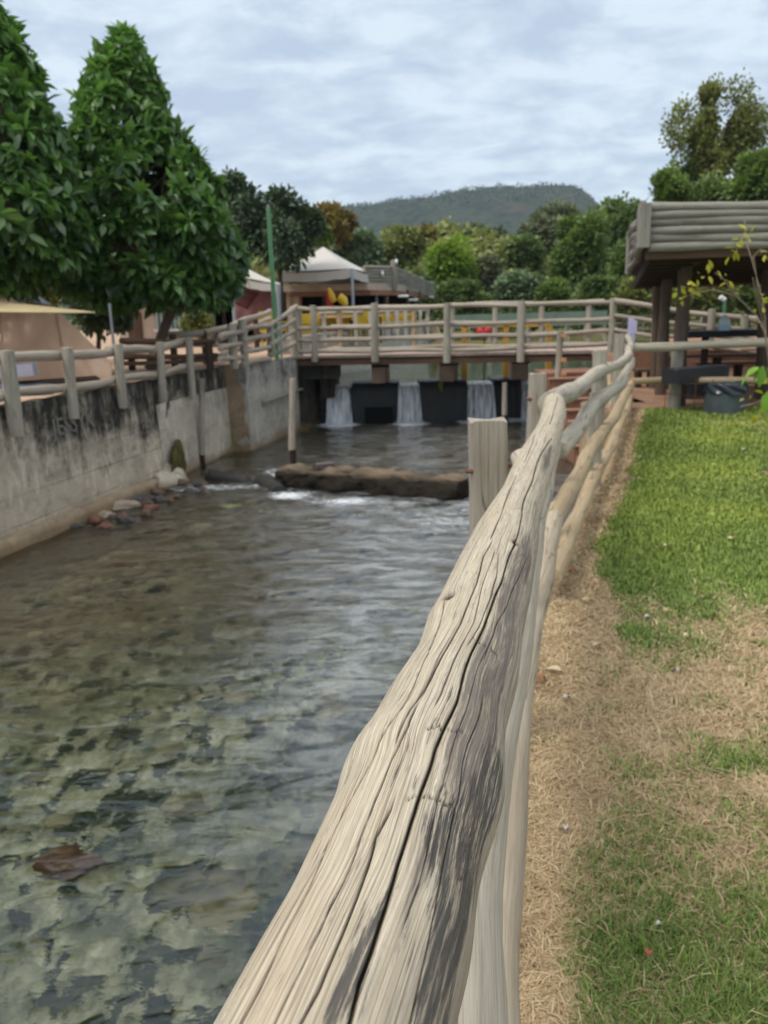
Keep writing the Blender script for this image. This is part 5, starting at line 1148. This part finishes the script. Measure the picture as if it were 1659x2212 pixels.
# -- other crowns made of lobes
def crown_tree(name, px, py, rx, ry, Y, mat, leaf, n, lab, seed, zb=0.0, trunk=True, sparse=0.0, tr_px=None, fold=False, group='trees beyond the river', bark=None, lobes=16):
    rng = np.random.default_rng(seed); c = at(px, py, Y); k = (at(px+1, py, Y)-c).x; RX = rx*k; RZ = ry*k; RY = RX*.8
    tx = at(tr_px, py, Y).x if tr_px else c.x; r_ = empty(name, (tx, Y, zb), lab, 'tree' if trunk else 'shrub', group)
    L_ = []
    for i in range(lobes):
        a = rng.random()*6.28; el = rng.uniform(-.6, 1.1); q = rng.uniform(.35, .86)
        L_.append((c.x+RX*q*math.cos(a)*math.cos(el), Y+RY*q*math.sin(a)*math.cos(el), c.z+RZ*q*math.sin(el), rng.uniform(.22, .46)))
    L_ += [(c.x-RX*.15, Y, c.z, .62), (c.x+RX*.2, Y-RY*.2, c.z-RZ*.2, .58), (c.x, Y, c.z+RZ*.55, .42)]
    li = rng.integers(0, len(L_), n); A = np.array(L_)[li]; D = rng.normal(size=(n, 3)); D /= np.linalg.norm(D, axis=1)[:, None]
    q = rng.random(n)**(.33 if not sparse else .6); P = A[:, :3] + D*q[:, None]*A[:, 3:4]*np.array([RX, RY, RZ])*(1+.25*(fbm(D[:, 0]*3+li, D[:, 2]*3+D[:, 1]*2, 3, seed)[:, None]-.5)*2)
    if sparse: kp = vnoise(P[:, 0]*1.5/RX*2.2+50, P[:, 2]*1.5/RZ*2.2+P[:, 1]/RY+50, seed) > sparse; P, D, q, li = P[kp], D[kp], q[kp], li[kp]
    kp = P[:, 2] > zb+.05; P, D, q, li = P[kp], D[kp], q[kp], li[kp]
    lt = rng.random(len(L_))
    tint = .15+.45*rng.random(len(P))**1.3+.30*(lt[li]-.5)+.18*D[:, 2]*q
    if trunk:
        m_ = M_(); tr = max(.05, RX*.07); m_.log([(tx, Y, zb-.1), (tx*.7+c.x*.3, Y, zb*.5+(c.z-RZ*.5)*.5), (c.x, Y, c.z)], [tr*1.2, tr, tr*.4], seg=8, wob=.06); m_.build('trunk', bark or BARK_D, r_)
        m_ = M_()
        for l in L_[:(7 if not sparse else 12)]: m_.log([(c.x*.6+tx*.4, Y, c.z-RZ*.45), ((c.x+l[0])/2, (Y+l[1])/2, (c.z-RZ*.1+l[2])/2), l[:3]], [tr*.5, tr*.3, tr*.1], seg=5, n=6, wob=.03)
        m_.build('branches', bark or BARK_D, r_)
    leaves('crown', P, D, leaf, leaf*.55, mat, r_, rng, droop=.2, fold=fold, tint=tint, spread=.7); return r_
G1 = leaf_mat('dark_grey_green', (.022, .046, .026), (.13, .185, .095), .5, .35, .12)
G2 = leaf_mat('mid_green', (.04, .075, .025), (.23, .31, .09), .55, .3, .2)
G3 = leaf_mat('olive_green', (.09, .11, .035), (.36, .38, .12), .6, .25, .2)
G4 = leaf_mat('lime_green', (.08, .15, .02), (.34, .47, .07), .5, .3, .35)
G5 = leaf_mat('yellow_brown', (.07, .055, .015), (.33, .24, .055), .6, .25, .2)
G6 = leaf_mat('grey_brown_twigs', (.09, .10, .055), (.28, .30, .17), .8, .15, .1)
G7 = leaf_mat('bright_green', (.045, .085, .02), (.24, .34, .075), .5, .35, .25)
G8 = leaf_mat('silver_green', (.07, .11, .055), (.27, .36, .19), .6, .3, .15)
T = [
 ('round_tree', 605, 505, 98, 105, 24.5, G1, .17, 15000, 'dark dense round tree whose crown hangs over the left side of the white event canopy', 51, dict(zb=ZB, tr_px=600, fold=True, lobes=14)),
 ('round_tree', 508, 455, 62, 85, 29, G1, .2, 7000, 'dark tree crown between the tall cone shaped tree and the dark round tree', 52, dict(zb=ZB)),
 ('round_tree', 480, 560, 62, 90, 27, G1, .2, 7000, 'shadowy dark tree directly behind the right edge of the cone shaped tree', 53, dict(zb=ZB)),
 ('bare_crowned_tree', 705, 492, 62, 48, 48, G5, .32, 5000, 'rounded yellow brown tree above the peak of the white canopy', 54, {}),
 ('small_tree', 686, 510, 30, 32, 40, G7, .28, 2200, 'small bright green tree between the dark round tree and the yellow brown tree', 55, {}),
 ('palm_like_tree', 775, 548, 50, 45, 50, G8, .42, 3600, 'silvery green tree to the right of the white canopy peak', 56, {}),
 ('tree', 868, 540, 58, 48, 55, G3, .36, 4200, 'olive green tree right above the log parapet of the restaurant', 57, {}),
 ('tree', 935, 530, 46, 40, 60, G5, .36, 3200, 'yellow olive tree left of and behind the lime green tree', 58, {}),
 ('tree', 985, 528, 30, 34, 66, G3, .4, 2200, 'feathery olive tree top just above the lime green tree', 59, {}),
 ('lime_tree', 965, 590, 50, 66, 44, G4, .3, 5200, 'lime green tree standing out brightest in the middle of the far bank', 60, {}),
 ('dark_tree', 1048, 545, 56, 46, 62, G1, .36, 4000, 'dark olive tree right of the lime green tree', 61, {}),
 ('grey_tree', 1058, 612, 42, 60, 46, G6, .3, 4000, 'grey brown twiggy tree right below the dark olive tree', 62, {}),
 ('shrub', 900, 628, 44, 42, 42, G2, .28, 3200, 'mid green shrub beside the right end of the restaurant parapet', 63, {}),
 ('shrub', 1010, 640, 50, 36, 42, G2, .28, 3200, 'low dull shrub at the foot of the lime green tree', 64, {}),
 ('broad_tree', 1205, 502, 78, 62, 64, G6, .42, 6500, 'broad grey olive tree in front of the right shoulder of the hill', 65, {}),
 ('tree', 1135, 570, 52, 56, 54, G2, .36, 4200, 'mid green tree between the grey twiggy tree and the tall deep green trees', 66, {}),
 ('tall_tree', 1255, 560, 74, 92, 44, G7, .3, 8500, 'tall deep green leafy tree right of centre on the far bank', 67, {}),
 ('tall_tree', 1345, 520, 62, 90, 50, G2, .34, 7000, 'tall grey green tree just left of the pavilion roof corner', 68, {}),
 ('shrub', 1120, 630, 50, 42, 40, G8, .26, 3600, 'pale green shrub above the green panel, left part', 69, {}),
 ('shrub', 1200, 640, 46, 36, 39, G7, .26, 3400, 'rounded green shrub above the green panel, middle part', 70, {}),
 ('shrub', 1300, 635, 60, 36, 36, G2, .24, 4200, 'low green bank shrub above the right part of the green panel', 71, {}),
 ('shrub', 1365, 645, 46, 40, 30, G3, .2, 3800, 'pale olive bamboo like shrub between the bridge and the pavilion columns', 72, {}),
 ('tree', 1355, 590, 40, 60, 38, G7, .26, 3600, 'fresh green tree seen directly left of the pavilion roof edge', 73, {}),
 ('tall_sparse_tree', 1545, 318, 112, 150, 34, G3, .17, 20000, 'tall sparse tree with see through crown rising above the pavilion on the right', 74, dict(sparse=.30, lobes=24, tr_px=1550)),
 ('tall_sparse_tree', 1500, 390, 72, 60, 36, G2, .22, 4200, 'darker half open crown filling the lower left of the tall sparse tree', 75, dict(sparse=.3)),
 ('bush_tree', 1640, 400, 80, 72, 28, G7, .2, 7500, 'dense yellow green tree above the pavilion roof at the right edge', 76, {}),
 ('bush_tree', 1448, 412, 44, 50, 30, G7, .2, 4200, 'small fresh green tree rising directly behind the left corner of the pavilion roof', 77, {}),
 ('bush_tree', 1550, 450, 90, 60, 32, G2, .22, 5500, 'dull green tree mass directly behind the middle of the pavilion parapet', 78, {}),
 ('shrub', 1530, 640, 60, 45, 26, G3, .18, 4200, 'yellowish shrub seen between the pavilion columns', 79, {}),
 ('shrub', 1620, 630, 60, 60, 27, G2, .2, 4200, 'dark green shrub under the right part of the pavilion roof', 80, {}),
 ('shrub', 1455, 660, 36, 40, 27, G3, .18, 2600, 'pale olive shrub just behind the left columns of the pavilion', 81, {}),
 ('hedge_tree', 205, 650, 80, 95, 16.5, G1, .16, 9000, 'dark tree filling the gap between the beige tent and the cream house', 82, dict(zb=ZB)),
 ('shrub', 80, 625, 90, 50, 17.5, G3, .16, 4500, 'yellow green shrub behind the ridge of the beige tent', 83, dict(zb=ZB)),
 ('shrub', 425, 700, 36, 36, 19, G3, .12, 3000, 'small yellow green shrub in front of the cream house, right of the trunk', 84, dict(zb=ZB)),
 ('dark_tree', 820, 560, 50, 40, 70, G1, .42, 3000, 'dark tree in the background between the silvery tree and the olive tree', 85, {}),
 ('tree', 1420, 560, 50, 60, 40, G2, .28, 3600, 'green tree behind the left end of the pavilion roof', 86, {}),
]
for nm, px, py, rx, ry, Y, mt, lf_, n, lab, sd_, kw in T:
    zb = kw.pop('zb', .1); tk = nm != 'shrub'
    crown_tree(nm, px, py, rx*(1.08 if Y > 35 else .95), ry*(1.04 if Y > 35 else .95), Y, mt, lf_, n, lab, sd_, zb=zb, trunk=tk, **kw)
# far wood reading as one mass
rng = np.random.default_rng(99); n = 30000; X = rng.uniform(-60, 90, n); Yf = rng.uniform(75, 110, n)
hf = 4.5 + 5.5*fbm(X*.09, Yf*.05, 4, 7) + 3.5*sstep(10, 45, X) + 1.5*sstep(-10, -40, X); Zf = hf*(rng.random(n)**.45)
D = rng.normal(size=(n, 3)); o = leaves('far_wood', np.stack([X, Yf, Zf], 1), D, .9, .6, G8, None, rng, fold=False, tint=.15+.5*rng.random(n)*fbm(X*.2, Zf*.4, 3, 8)*1.6); tag(o, 'dull green far wood behind the single trees of the far bank', 'wood', kind='stuff')
n = 26000; X = rng.uniform(-14, 46, n); Yf = rng.uniform(52, 68, n); hm_ = 1.3+6.2*fbm(X*.22, Yf*.12, 4, 27)**1.6*1.5 + 1.5*sstep(12, 30, X); Zf = hm_*(rng.random(n)**.42)
o = leaves('tree_mass', np.stack([X, Yf, Zf], 1), rng.normal(size=(n, 3)), .55, .38, G3, None, rng, fold=False, tint=np.clip(-.1+.75*fbm(X*.5, Zf*.7+Yf*.3, 3, 28)+.35*rng.random(n)*1., 0, 1)); tag(o, 'olive and yellow green wood filling the gaps between the trees of the far bank', 'wood', kind='stuff')
n = 12000; X = rng.uniform(-2, 40, n); Yf = 41+rng.uniform(0, 6, n)+.1*X; Zf = (1.2+2.2*fbm(X*.5, Yf*.3, 3, 17))*rng.random(n)**.5; D = rng.normal(size=(n, 3))
o = leaves('bank_undergrowth', np.stack([X, Yf, Zf], 1), D, .35, .25, G2, None, rng, fold=False, tint=.1+.6*rng.random(n)*fbm(X*.6, Zf, 3, 9)*1.5); tag(o, 'dark undergrowth along the far bank of the pond', 'undergrowth', kind='stuff')

# hill
HY = 900.0
sil = [(300, 500), (420, 478), (560, 470), (660, 460), (740, 452), (800, 447), (850, 438), (920, 432), (960, 422), (1000, 413), (1080, 408), (1160, 405), (1215, 406), (1240, 412), (1255, 432), (1268, 458), (1290, 480), (1400, 500), (1600, 540), (1800, 600)]
sx = np.array([at(x, y, HY).x for x, y in sil]); sz_ = np.array([at(x, y, HY).z for x, y in sil])
xs = np.arange(-420, 640, 2.5); ys_ = np.arange(620, 1100, 4.0); X, Y = np.meshgrid(xs, ys_); H = np.interp(X, sx, sz_); back = sstep(620, 900, Y)
pr_ = back**.9; ridge = .12*np.sin(X*.02+Y*.01)+.3*(fbm(X*.012, Y*.012, 4, 3)-.5)
Z = H*np.clip(pr_ + ridge*(1-back)*back*3, 0, 1.02) + 4.5*(fbm(X*.11, Y*.11, 3, 5)-.5)*back + 2.5*(vnoise(X*.3, Y*.3, 6)-.5)
Z = np.where(Y > 905, H - (Y-905)*.02 + 3*(fbm(X*.11, Y*.11, 3, 5)-.5), Z); Z[:, :1] = 0
idx = np.arange(X.size).reshape(X.shape); F = np.stack([idx[:-1, :-1], idx[:-1, 1:], idx[1:, 1:], idx[1:, :-1]], -1).reshape(-1, 4)
hmt = Mt('hill_forest', .95, .05); hv2 = hmt.n('ShaderNodeTexCoord').outputs['Object']; hn = hmt.noise(hv2, (.12, .12, .2), 5, .7); hn2 = hmt.noise(hv2, (.015, .015, .03), 4, .6)
hcc = hmt.mix(hmt.ramp(hn, [(.35, 0.), (.65, 1.)]), (.008, .016, .010), (.05, .065, .038)); hcc = hmt.mix(hmt.ramp(hn2, [(.5, 0.), (.68, .5)]), hcc, (.09, .095, .06))
hcc = hmt.mix(hmt.attr('rock').outputs['Fac'], hcc, (.24, .13, .10)); hmt.col(hcc)
rockm = sstep(.5, .8, fbm(X*.05, Z*.08, 3, 12)+.25)*(blob(X, Z, at(1262, 430, HY).x, at(1262, 430, HY).z, 14, 14) + .5*blob(X, Z, at(1085, 470, HY).x+0, at(1085, 470, HY).z, 14, 6))
o = np_mesh('hill', np.stack([X, Y, Z], -1).reshape(-1, 3), F, hmt.m, None, {'rock': np.clip(rockm*.35, 0, 1).ravel()}); tag(o, kind='structure')
# tree fringe on the ridge
n = 9000; X = rng.uniform(-200, 330, n); Hn = np.interp(X, sx, sz_); Yf = 880+rng.uniform(-60, 30, n)
yy = np.clip((Yf-620)/280, 0, 1); Zf = Hn*(yy*yy*(3-2*yy))**.9 + rng.uniform(-1, 4.2, n)*fbm(X*.15, Yf*0, 2, 4)*1.6
o = leaves('hill_trees', np.stack([X, Yf, Zf], 1), rng.normal(size=(n, 3)), 2.2, 1.6, G1, None, rng, fold=False, tint=.0+.3*rng.random(n)); tag(o, 'fringe of tiny dark trees along the top of the table hill', 'trees', kind='stuff')

# ------------------------------------------------------------------ near shrub at the right edge
SG = leaf_mat('yellow_green_leaves', (.22, .24, .02), (.50, .46, .05), .55, .3, .35); SG2 = leaf_mat('fresh_green_leaves', (.10, .24, .02), (.26, .48, .05), .45, .4, .4)
ts_ = empty('twiggy_shrub', tuple(gp(1700, 960, 0)), 'bare twiggy shrub with a few yellow green leaves leaning in from the right edge', 'shrub')
Ys = 8.2; m_ = MB()
TW = [[(1700, 960), (1672, 860), (1655, 700), (1650, 650), (1625, 560), (1610, 520), (1606, 470)], [(1655, 760), (1640, 690), (1620, 600), (1600, 500)][:0] or [(1662, 800), (1645, 690), (1632, 640), (1628, 600)],
      [(1650, 720), (1630, 680), (1590, 640), (1540, 625), (1490, 635)], [(1590, 640), (1560, 600), (1545, 590)], [(1645, 700), (1615, 690), (1590, 668)], [(1655, 690), (1640, 640), (1635, 590), (1630, 560)],
      [(1668, 850), (1640, 870), (1600, 880)], [(1625, 560), (1640, 540), (1656, 545)]]
for t_ in TW: m_.log([at(x, y, Ys+.1*i*(1 if len(t_) > 4 else -1)) for i, (x, y) in enumerate(t_)], [.022 if len(t_) > 5 else .010]+[.005]*(len(t_)-1), seg=6, wob=.01, n=24)
m_.build('branches', wood('twig_bark', (.38, .28, .21), (.26, .19, .14), (.12, .09, .07), .3), ts_)
def cluster(pts, size, mat, parent, name, seed, per=9, dr=.5):
    rng = np.random.default_rng(seed); P = []
    for x, y, r in pts:
        c = np.array(at(x, y, Ys)); P.append(c+rng.normal(size=(per, 3))*r)
    P = np.concatenate(P); leaves(name, P, rng.normal(size=P.shape)*.5, size, size*.5, mat, parent, rng, droop=dr, tint=rng.random(len(P)), spread=.5)
cluster([(1533, 570, .05), (1525, 590, .05), (1487, 620, .05), (1500, 612, .04), (1612, 510, .06), (1600, 520, .05), (1625, 500, .05), (1590, 543, .04), (1655, 545, .05), (1660, 560, .05), (1650, 640, .06), (1560, 608, .04), (1640, 660, .04), (1470, 640, .04), (1640, 875, .06), (1658, 850, .06), (1650, 900, .05), (1580, 540, .03)], .085, SG, ts_, 'leaves', 5, 4)
gs_ = empty('green_seedling', tuple(gp(1668, 925, 0)), 'young shoot with large bright green hanging leaves in front of the bin', 'plant')
a = gp(1668, 925, 0); Yg = a.y-1.6
M_().log([gp(1690, 1010, 0), at(1672, 850, Yg), at(1650, 792, Yg)], [.014, .010, .006], seg=6, wob=.008).build('stem', W_TAN, gs_)
rng2 = np.random.default_rng(3); P = np.array([at(x, y, Yg) for x, y in ((1650, 790), (1646, 790), (1640, 792), (1655, 792), (1662, 794), (1634, 794), (1658, 845), (1665, 860))]); N = np.array([(-.5, -.2, -.75), (-.1, -.3, -.8), (-.8, -.2, -.4), (.3, -.2, -.7), (.6, 0, -.4), (-.75, 0, -.7), (-.3, -.2, -.7), (.2, -.2, -.9)])
leaves('leaf_cluster', P, N, .20, .085, SG2, gs_, rng2, droop=.1, tint=rng2.random(len(P)), spread=.08)
wd = gp(1655, 1022, 0); wp = empty('lawn_weed', tuple(wd), 'tiny dark leafed weed growing in the lawn at the right edge', 'plant')
P = np.array([[wd.x, wd.y, .01]]*16); N = rng2.normal(size=(16, 3)); N[:, 2] = np.abs(N[:, 2])*.5+.25; leaves('leaf_cluster', P, N, .09, .035, G2, wp, rng2, droop=0, tint=rng2.random(16), spread=.1)

# ------------------------------------------------------------------ grass blades
bmx = Mt('grass_blades', .6, .25); ba = bmx.n('ShaderNodeAttribute', attribute_name='col'); bmx.l(ba.outputs['Vector'], bmx.b.inputs['Base Color'])
trn = bmx.n('ShaderNodeBsdfTranslucent'); bmx.l(ba.outputs['Vector'], trn.inputs['Color']); ms = bmx.n('ShaderNodeMixShader'); ms.inputs[0].default_value = .25
bmx.l(bmx.b, ms.inputs[1]); bmx.l(trn, ms.inputs[2]); bmx.nt.links.new(ms.outputs[0], bmx.nt.nodes['Material Output'].inputs['Surface'])
rng = np.random.default_rng(12); n = 620000
rr = 1.2*np.exp(rng.random(n)*math.log(13/1.2)); aa = rng.uniform(-.05, .95, n); X = rr*np.sin(aa); Y = rr*np.cos(aa)
d = dist_fence(X, Y); kp = (d > -.10) & (Y < 11.7) & (X < .62*Y+1.6) & (rng.random(n) < np.where(d < 0, .5, 1)); X, Y, rr, d = X[kp], Y[kp], rr[kp], d[kp]; n = len(X)
g = green(X, Y); cl = fbm(X*9, Y*9, 2, 44); isg = (g*1.25-.12 + .5*(cl-.5)) > rng.random(n)*.95
Zg = lawn_h(X, Y); sc_ = np.clip(rr/2.3, .8, 3.2)
h_ = np.where(isg, rng.uniform(.022, .050, n), rng.uniform(.004, .020, n)); ln = np.where(isg, rng.uniform(.010, .035, n), rng.uniform(.025, .065, n)); wd_ = np.where(isg, .0022, .0020)*sc_*rng.uniform(.7, 1.3, n)
ph = rng.random(n)*6.283; dx_, dy_ = np.cos(ph), np.sin(ph); sx_, sy_ = -dy_, dx_
base = np.stack([X, Y, Zg-.003+np.where(isg, 0, rng.uniform(0, .018, n))], 1); tip = base+np.stack([dx_*ln, dy_*ln, h_], 1); mid = base+np.stack([dx_*ln*.35, dy_*ln*.35, h_*.65], 1); side = np.stack([sx_, sy_, 0*sx_], 1)*wd_[:, None]
big_ = (rng.random(n) > .985)[:, None]; mid = mid + big_*np.array([0, 0, .02]); tip = tip + big_*np.stack([dx_*.03, dy_*.03, .012+0*dx_], 1)
V = np.stack([base-side, base+side, mid+side*.8, tip, mid-side*.8], 1).reshape(-1, 3); b = (np.arange(n)*5)[:, None]
br_ = rng.random(n)[:, None]; farg = sstep(3, 8, Y)[:, None]
gc = (np.array([.095, .165, .035])*(1-br_)+np.array([.31, .41, .105])*br_)*(1-.0*farg) + farg*br_*np.array([.09, .055, .0]) ; tone = (fbm(X*1.1, Y*1.1, 3, 77)[:, None]-.5)
gc = gc*(1+.5*tone) + np.maximum(tone, 0)*np.array([.14, .10, .0])*sstep(3.5, 6, Y)[:, None]*2
dc = np.array([.40, .28, .15])*(1-br_)+np.array([.74, .59, .37])*br_; rd = sstep(.5, .75, fbm(X*5, Y*5, 3, 78))[:, None]*sstep(.5, .0, d)[:, None]; dc = dc*(1-rd*.4)+np.array([.20, .09, .03])*rd*.4
col = np.where(isg[:, None], gc, dc)
o = np_mesh('grass', V, [b+np.array([0, 1, 2, 4]), b+np.array([4, 2, 3])], bmx.m, None, {'col': np.repeat(np.clip(col, 0, 1), 5, 0)}, smooth=False); tag(o, 'short lawn grass, green further off and dry straw near the fence', 'grass', kind='stuff')

# fallen leaves and petals on the lawn
LC = {'straw': plain('dry_leaf', (.55, .42, .26), .8), 'white': plain('white_petal', (.50, .46, .42), .8), 'red': plain('red_leaf', (.34, .10, .05), .7)}
def fallen(px, py, s_, mt, lab, ang, cat='leaf'):
    p = gp(px, py, .035); n = 9; V = []; d0 = Vector((math.cos(ang), math.sin(ang), 0)); d1 = Vector((-d0.y, d0.x, 0))
    for i in range(n):
        u = i/(n-1); w_ = math.sin(math.pi*u**.8)*.3*s_; z = .010*math.sin(u*4)
        for q in (-1, 0, 1): V.append(tuple(p+d0*(u-.5)*s_+d1*w_*q+Vector((0, 0, z+.006*abs(q)))))
    idx = np.arange(n*3).reshape(n, 3); V2 = np.array(V+[(x, y, z-.0015) for x, y, z in V]); F = np.stack([idx[:-1, :-1], idx[:-1, 1:], idx[1:, 1:], idx[1:, :-1]], -1).reshape(-1, 4)
    o = np_mesh('fallen_leaf' if cat == 'leaf' else 'fallen_petal', V2, np.concatenate([F, F[:, ::-1]+n*3]), LC[mt], None); tag(o, lab, cat, 'leaves and petals fallen on the lawn')
for a_ in [(1270, 1298, .06, 'straw', 'pale dry leaf at the corner of the green grass beside the dry strip', .2), (1225, 1508, .035, 'white', 'larger white petal on the straw near the fence', .6, 'petal'), (1195, 1448, .07, 'straw', 'long dry leaf on the straw strip above the white petal', 2.6),
           (1425, 2003, .022, 'white', 'small shiny white petal on the nearest green grass', .1, 'petal'), (1402, 2060, .03, 'red', 'small reddish leaf just below the shiny white petal', 1.1), (1220, 1790, .03, 'white', 'thin white petal standing up near the fence foot', 1.5, 'petal'),
           (1485, 1375, .045, 'straw', 'dry curled leaf on the far part of the dry patch', .3), (1460, 1450, .03, 'white', 'pinkish white petal in the middle of the dry patch', 2.0, 'petal'), (1290, 1395, .05, 'straw', 'dry leaf at the left tip of the dry patch', .5),
           (1440, 1318, .05, 'straw', 'tan leaf lying on the green grass above the dry patch', 1.0), (1400, 1335, .04, 'white', 'bluish white scrap beside the tan leaf on green grass', 0., 'petal'), (1172, 1465, .04, 'red', 'rusty red leaf hard against the fence foot', .8), (1350, 1012, .05, 'white', 'white scrap on the far lawn near the dry strip', .4, 'petal'),
           (1610, 972, .07, 'white', 'white scrap on the far lawn near the bin', .1, 'petal'), (1240, 1235, .06, 'red', 'brown red leaf on the straw beside the second post', .1), (1580, 1163, .06, 'straw', 'pale leaf on the middle of the green lawn', .9), (1440, 1180, .05, 'straw', 'tan leaf on the green lawn left of the pale leaf', .3)]: fallen(*a_)
# leaves lying on the river bed
rng = np.random.default_rng(8); n = 420; X = rng.uniform(-5, 1.5, n); Y = rng.uniform(1.5, 12, n); kp = (X > wall_x(Y)+.1) & (X < fence_x(Y)-.7); X, Y = X[kp], Y[kp]; m_ = MB()
for x, y in zip(X, Y):
    s_ = rng.uniform(.03, .11)*(1 if rng.random() < .85 else 1.8); th = np.linspace(0, 2*np.pi, 9, endpoint=False); z = float(bed_h(np.array(x), np.array(y)))
    V = [(x+s_*math.cos(t)*rng.uniform(.8, 1.2), y+s_*.8*math.sin(t)*rng.uniform(.8, 1.2), z) for t in th]+[(x+s_*.6*math.cos(t), y+s_*.5*math.sin(t), z+s_*.5) for t in th]+[(x, y, z+s_*.58)]
    a_ = np.arange(9); b_ = np.roll(a_, -1); m_.add(V, np.stack([a_, b_, b_+9, a_+9], 1)); m_.F3.append(np.stack([a_+9, b_+9, np.full(9, 18)], 1)+m_.n-19)
pm = Mt('pebbles', .9, .2); pc = pm.noise(pm.n('ShaderNodeTexCoord').outputs['Object'], (2.4, 2.4, 2.4), 3, .5); pm.col(pm.mix(pm.ramp(pc, [(.42, 0.), (.6, 1.)]), (.03, .04, .025), (.30, .25, .15)))
tag(m_.build('pebbles', pm.m), 'dark and tan stones scattered on the river bed', 'stones', kind='stuff')
OR = plain('orange_stone', (.13, .065, .035), .8, .2, .4, 9)
for i, (px, py, s_, lab) in enumerate([(620, 1218, .16, 'rusty brown stone under the water in mid stream'), (268, 1246, .11, 'brown stone under the water below the left wall'), (455, 1125, .14, 'dark brown stone under the water below the wall stones'), (150, 1900, .15, 'dark rust coloured stone under the water near the bottom left'), (365, 1262, .10, 'tan round stone under the water, middle left')]):
    p = gp(px, py, -1.16); rock('river_stone', tuple(p), (s_, s_*.7, s_*.32), OR if i != 4 else ST['brown'], 60+i, lab, 'stone', 'coloured stones on the river bed')

# ------------------------------------------------------------------ haze
hz_ = Mt('haze'); hz_.nt.nodes.remove(hz_.b); pvv = hz_.n('ShaderNodeVolumePrincipled'); pvv.inputs['Density'].default_value = .00023; pvv.inputs['Color'].default_value = (.72, .85, 1.0, 1); pvv.inputs['Anisotropy'].default_value = .2
hz_.nt.links.new(pvv.outputs[0], hz_.nt.nodes['Material Output'].inputs['Volume'])
hb = M_().box((0, 1270, 76), (3100, 2720, 156)).build('haze', hz_.m, None, False); tag(hb, kind='stuff')
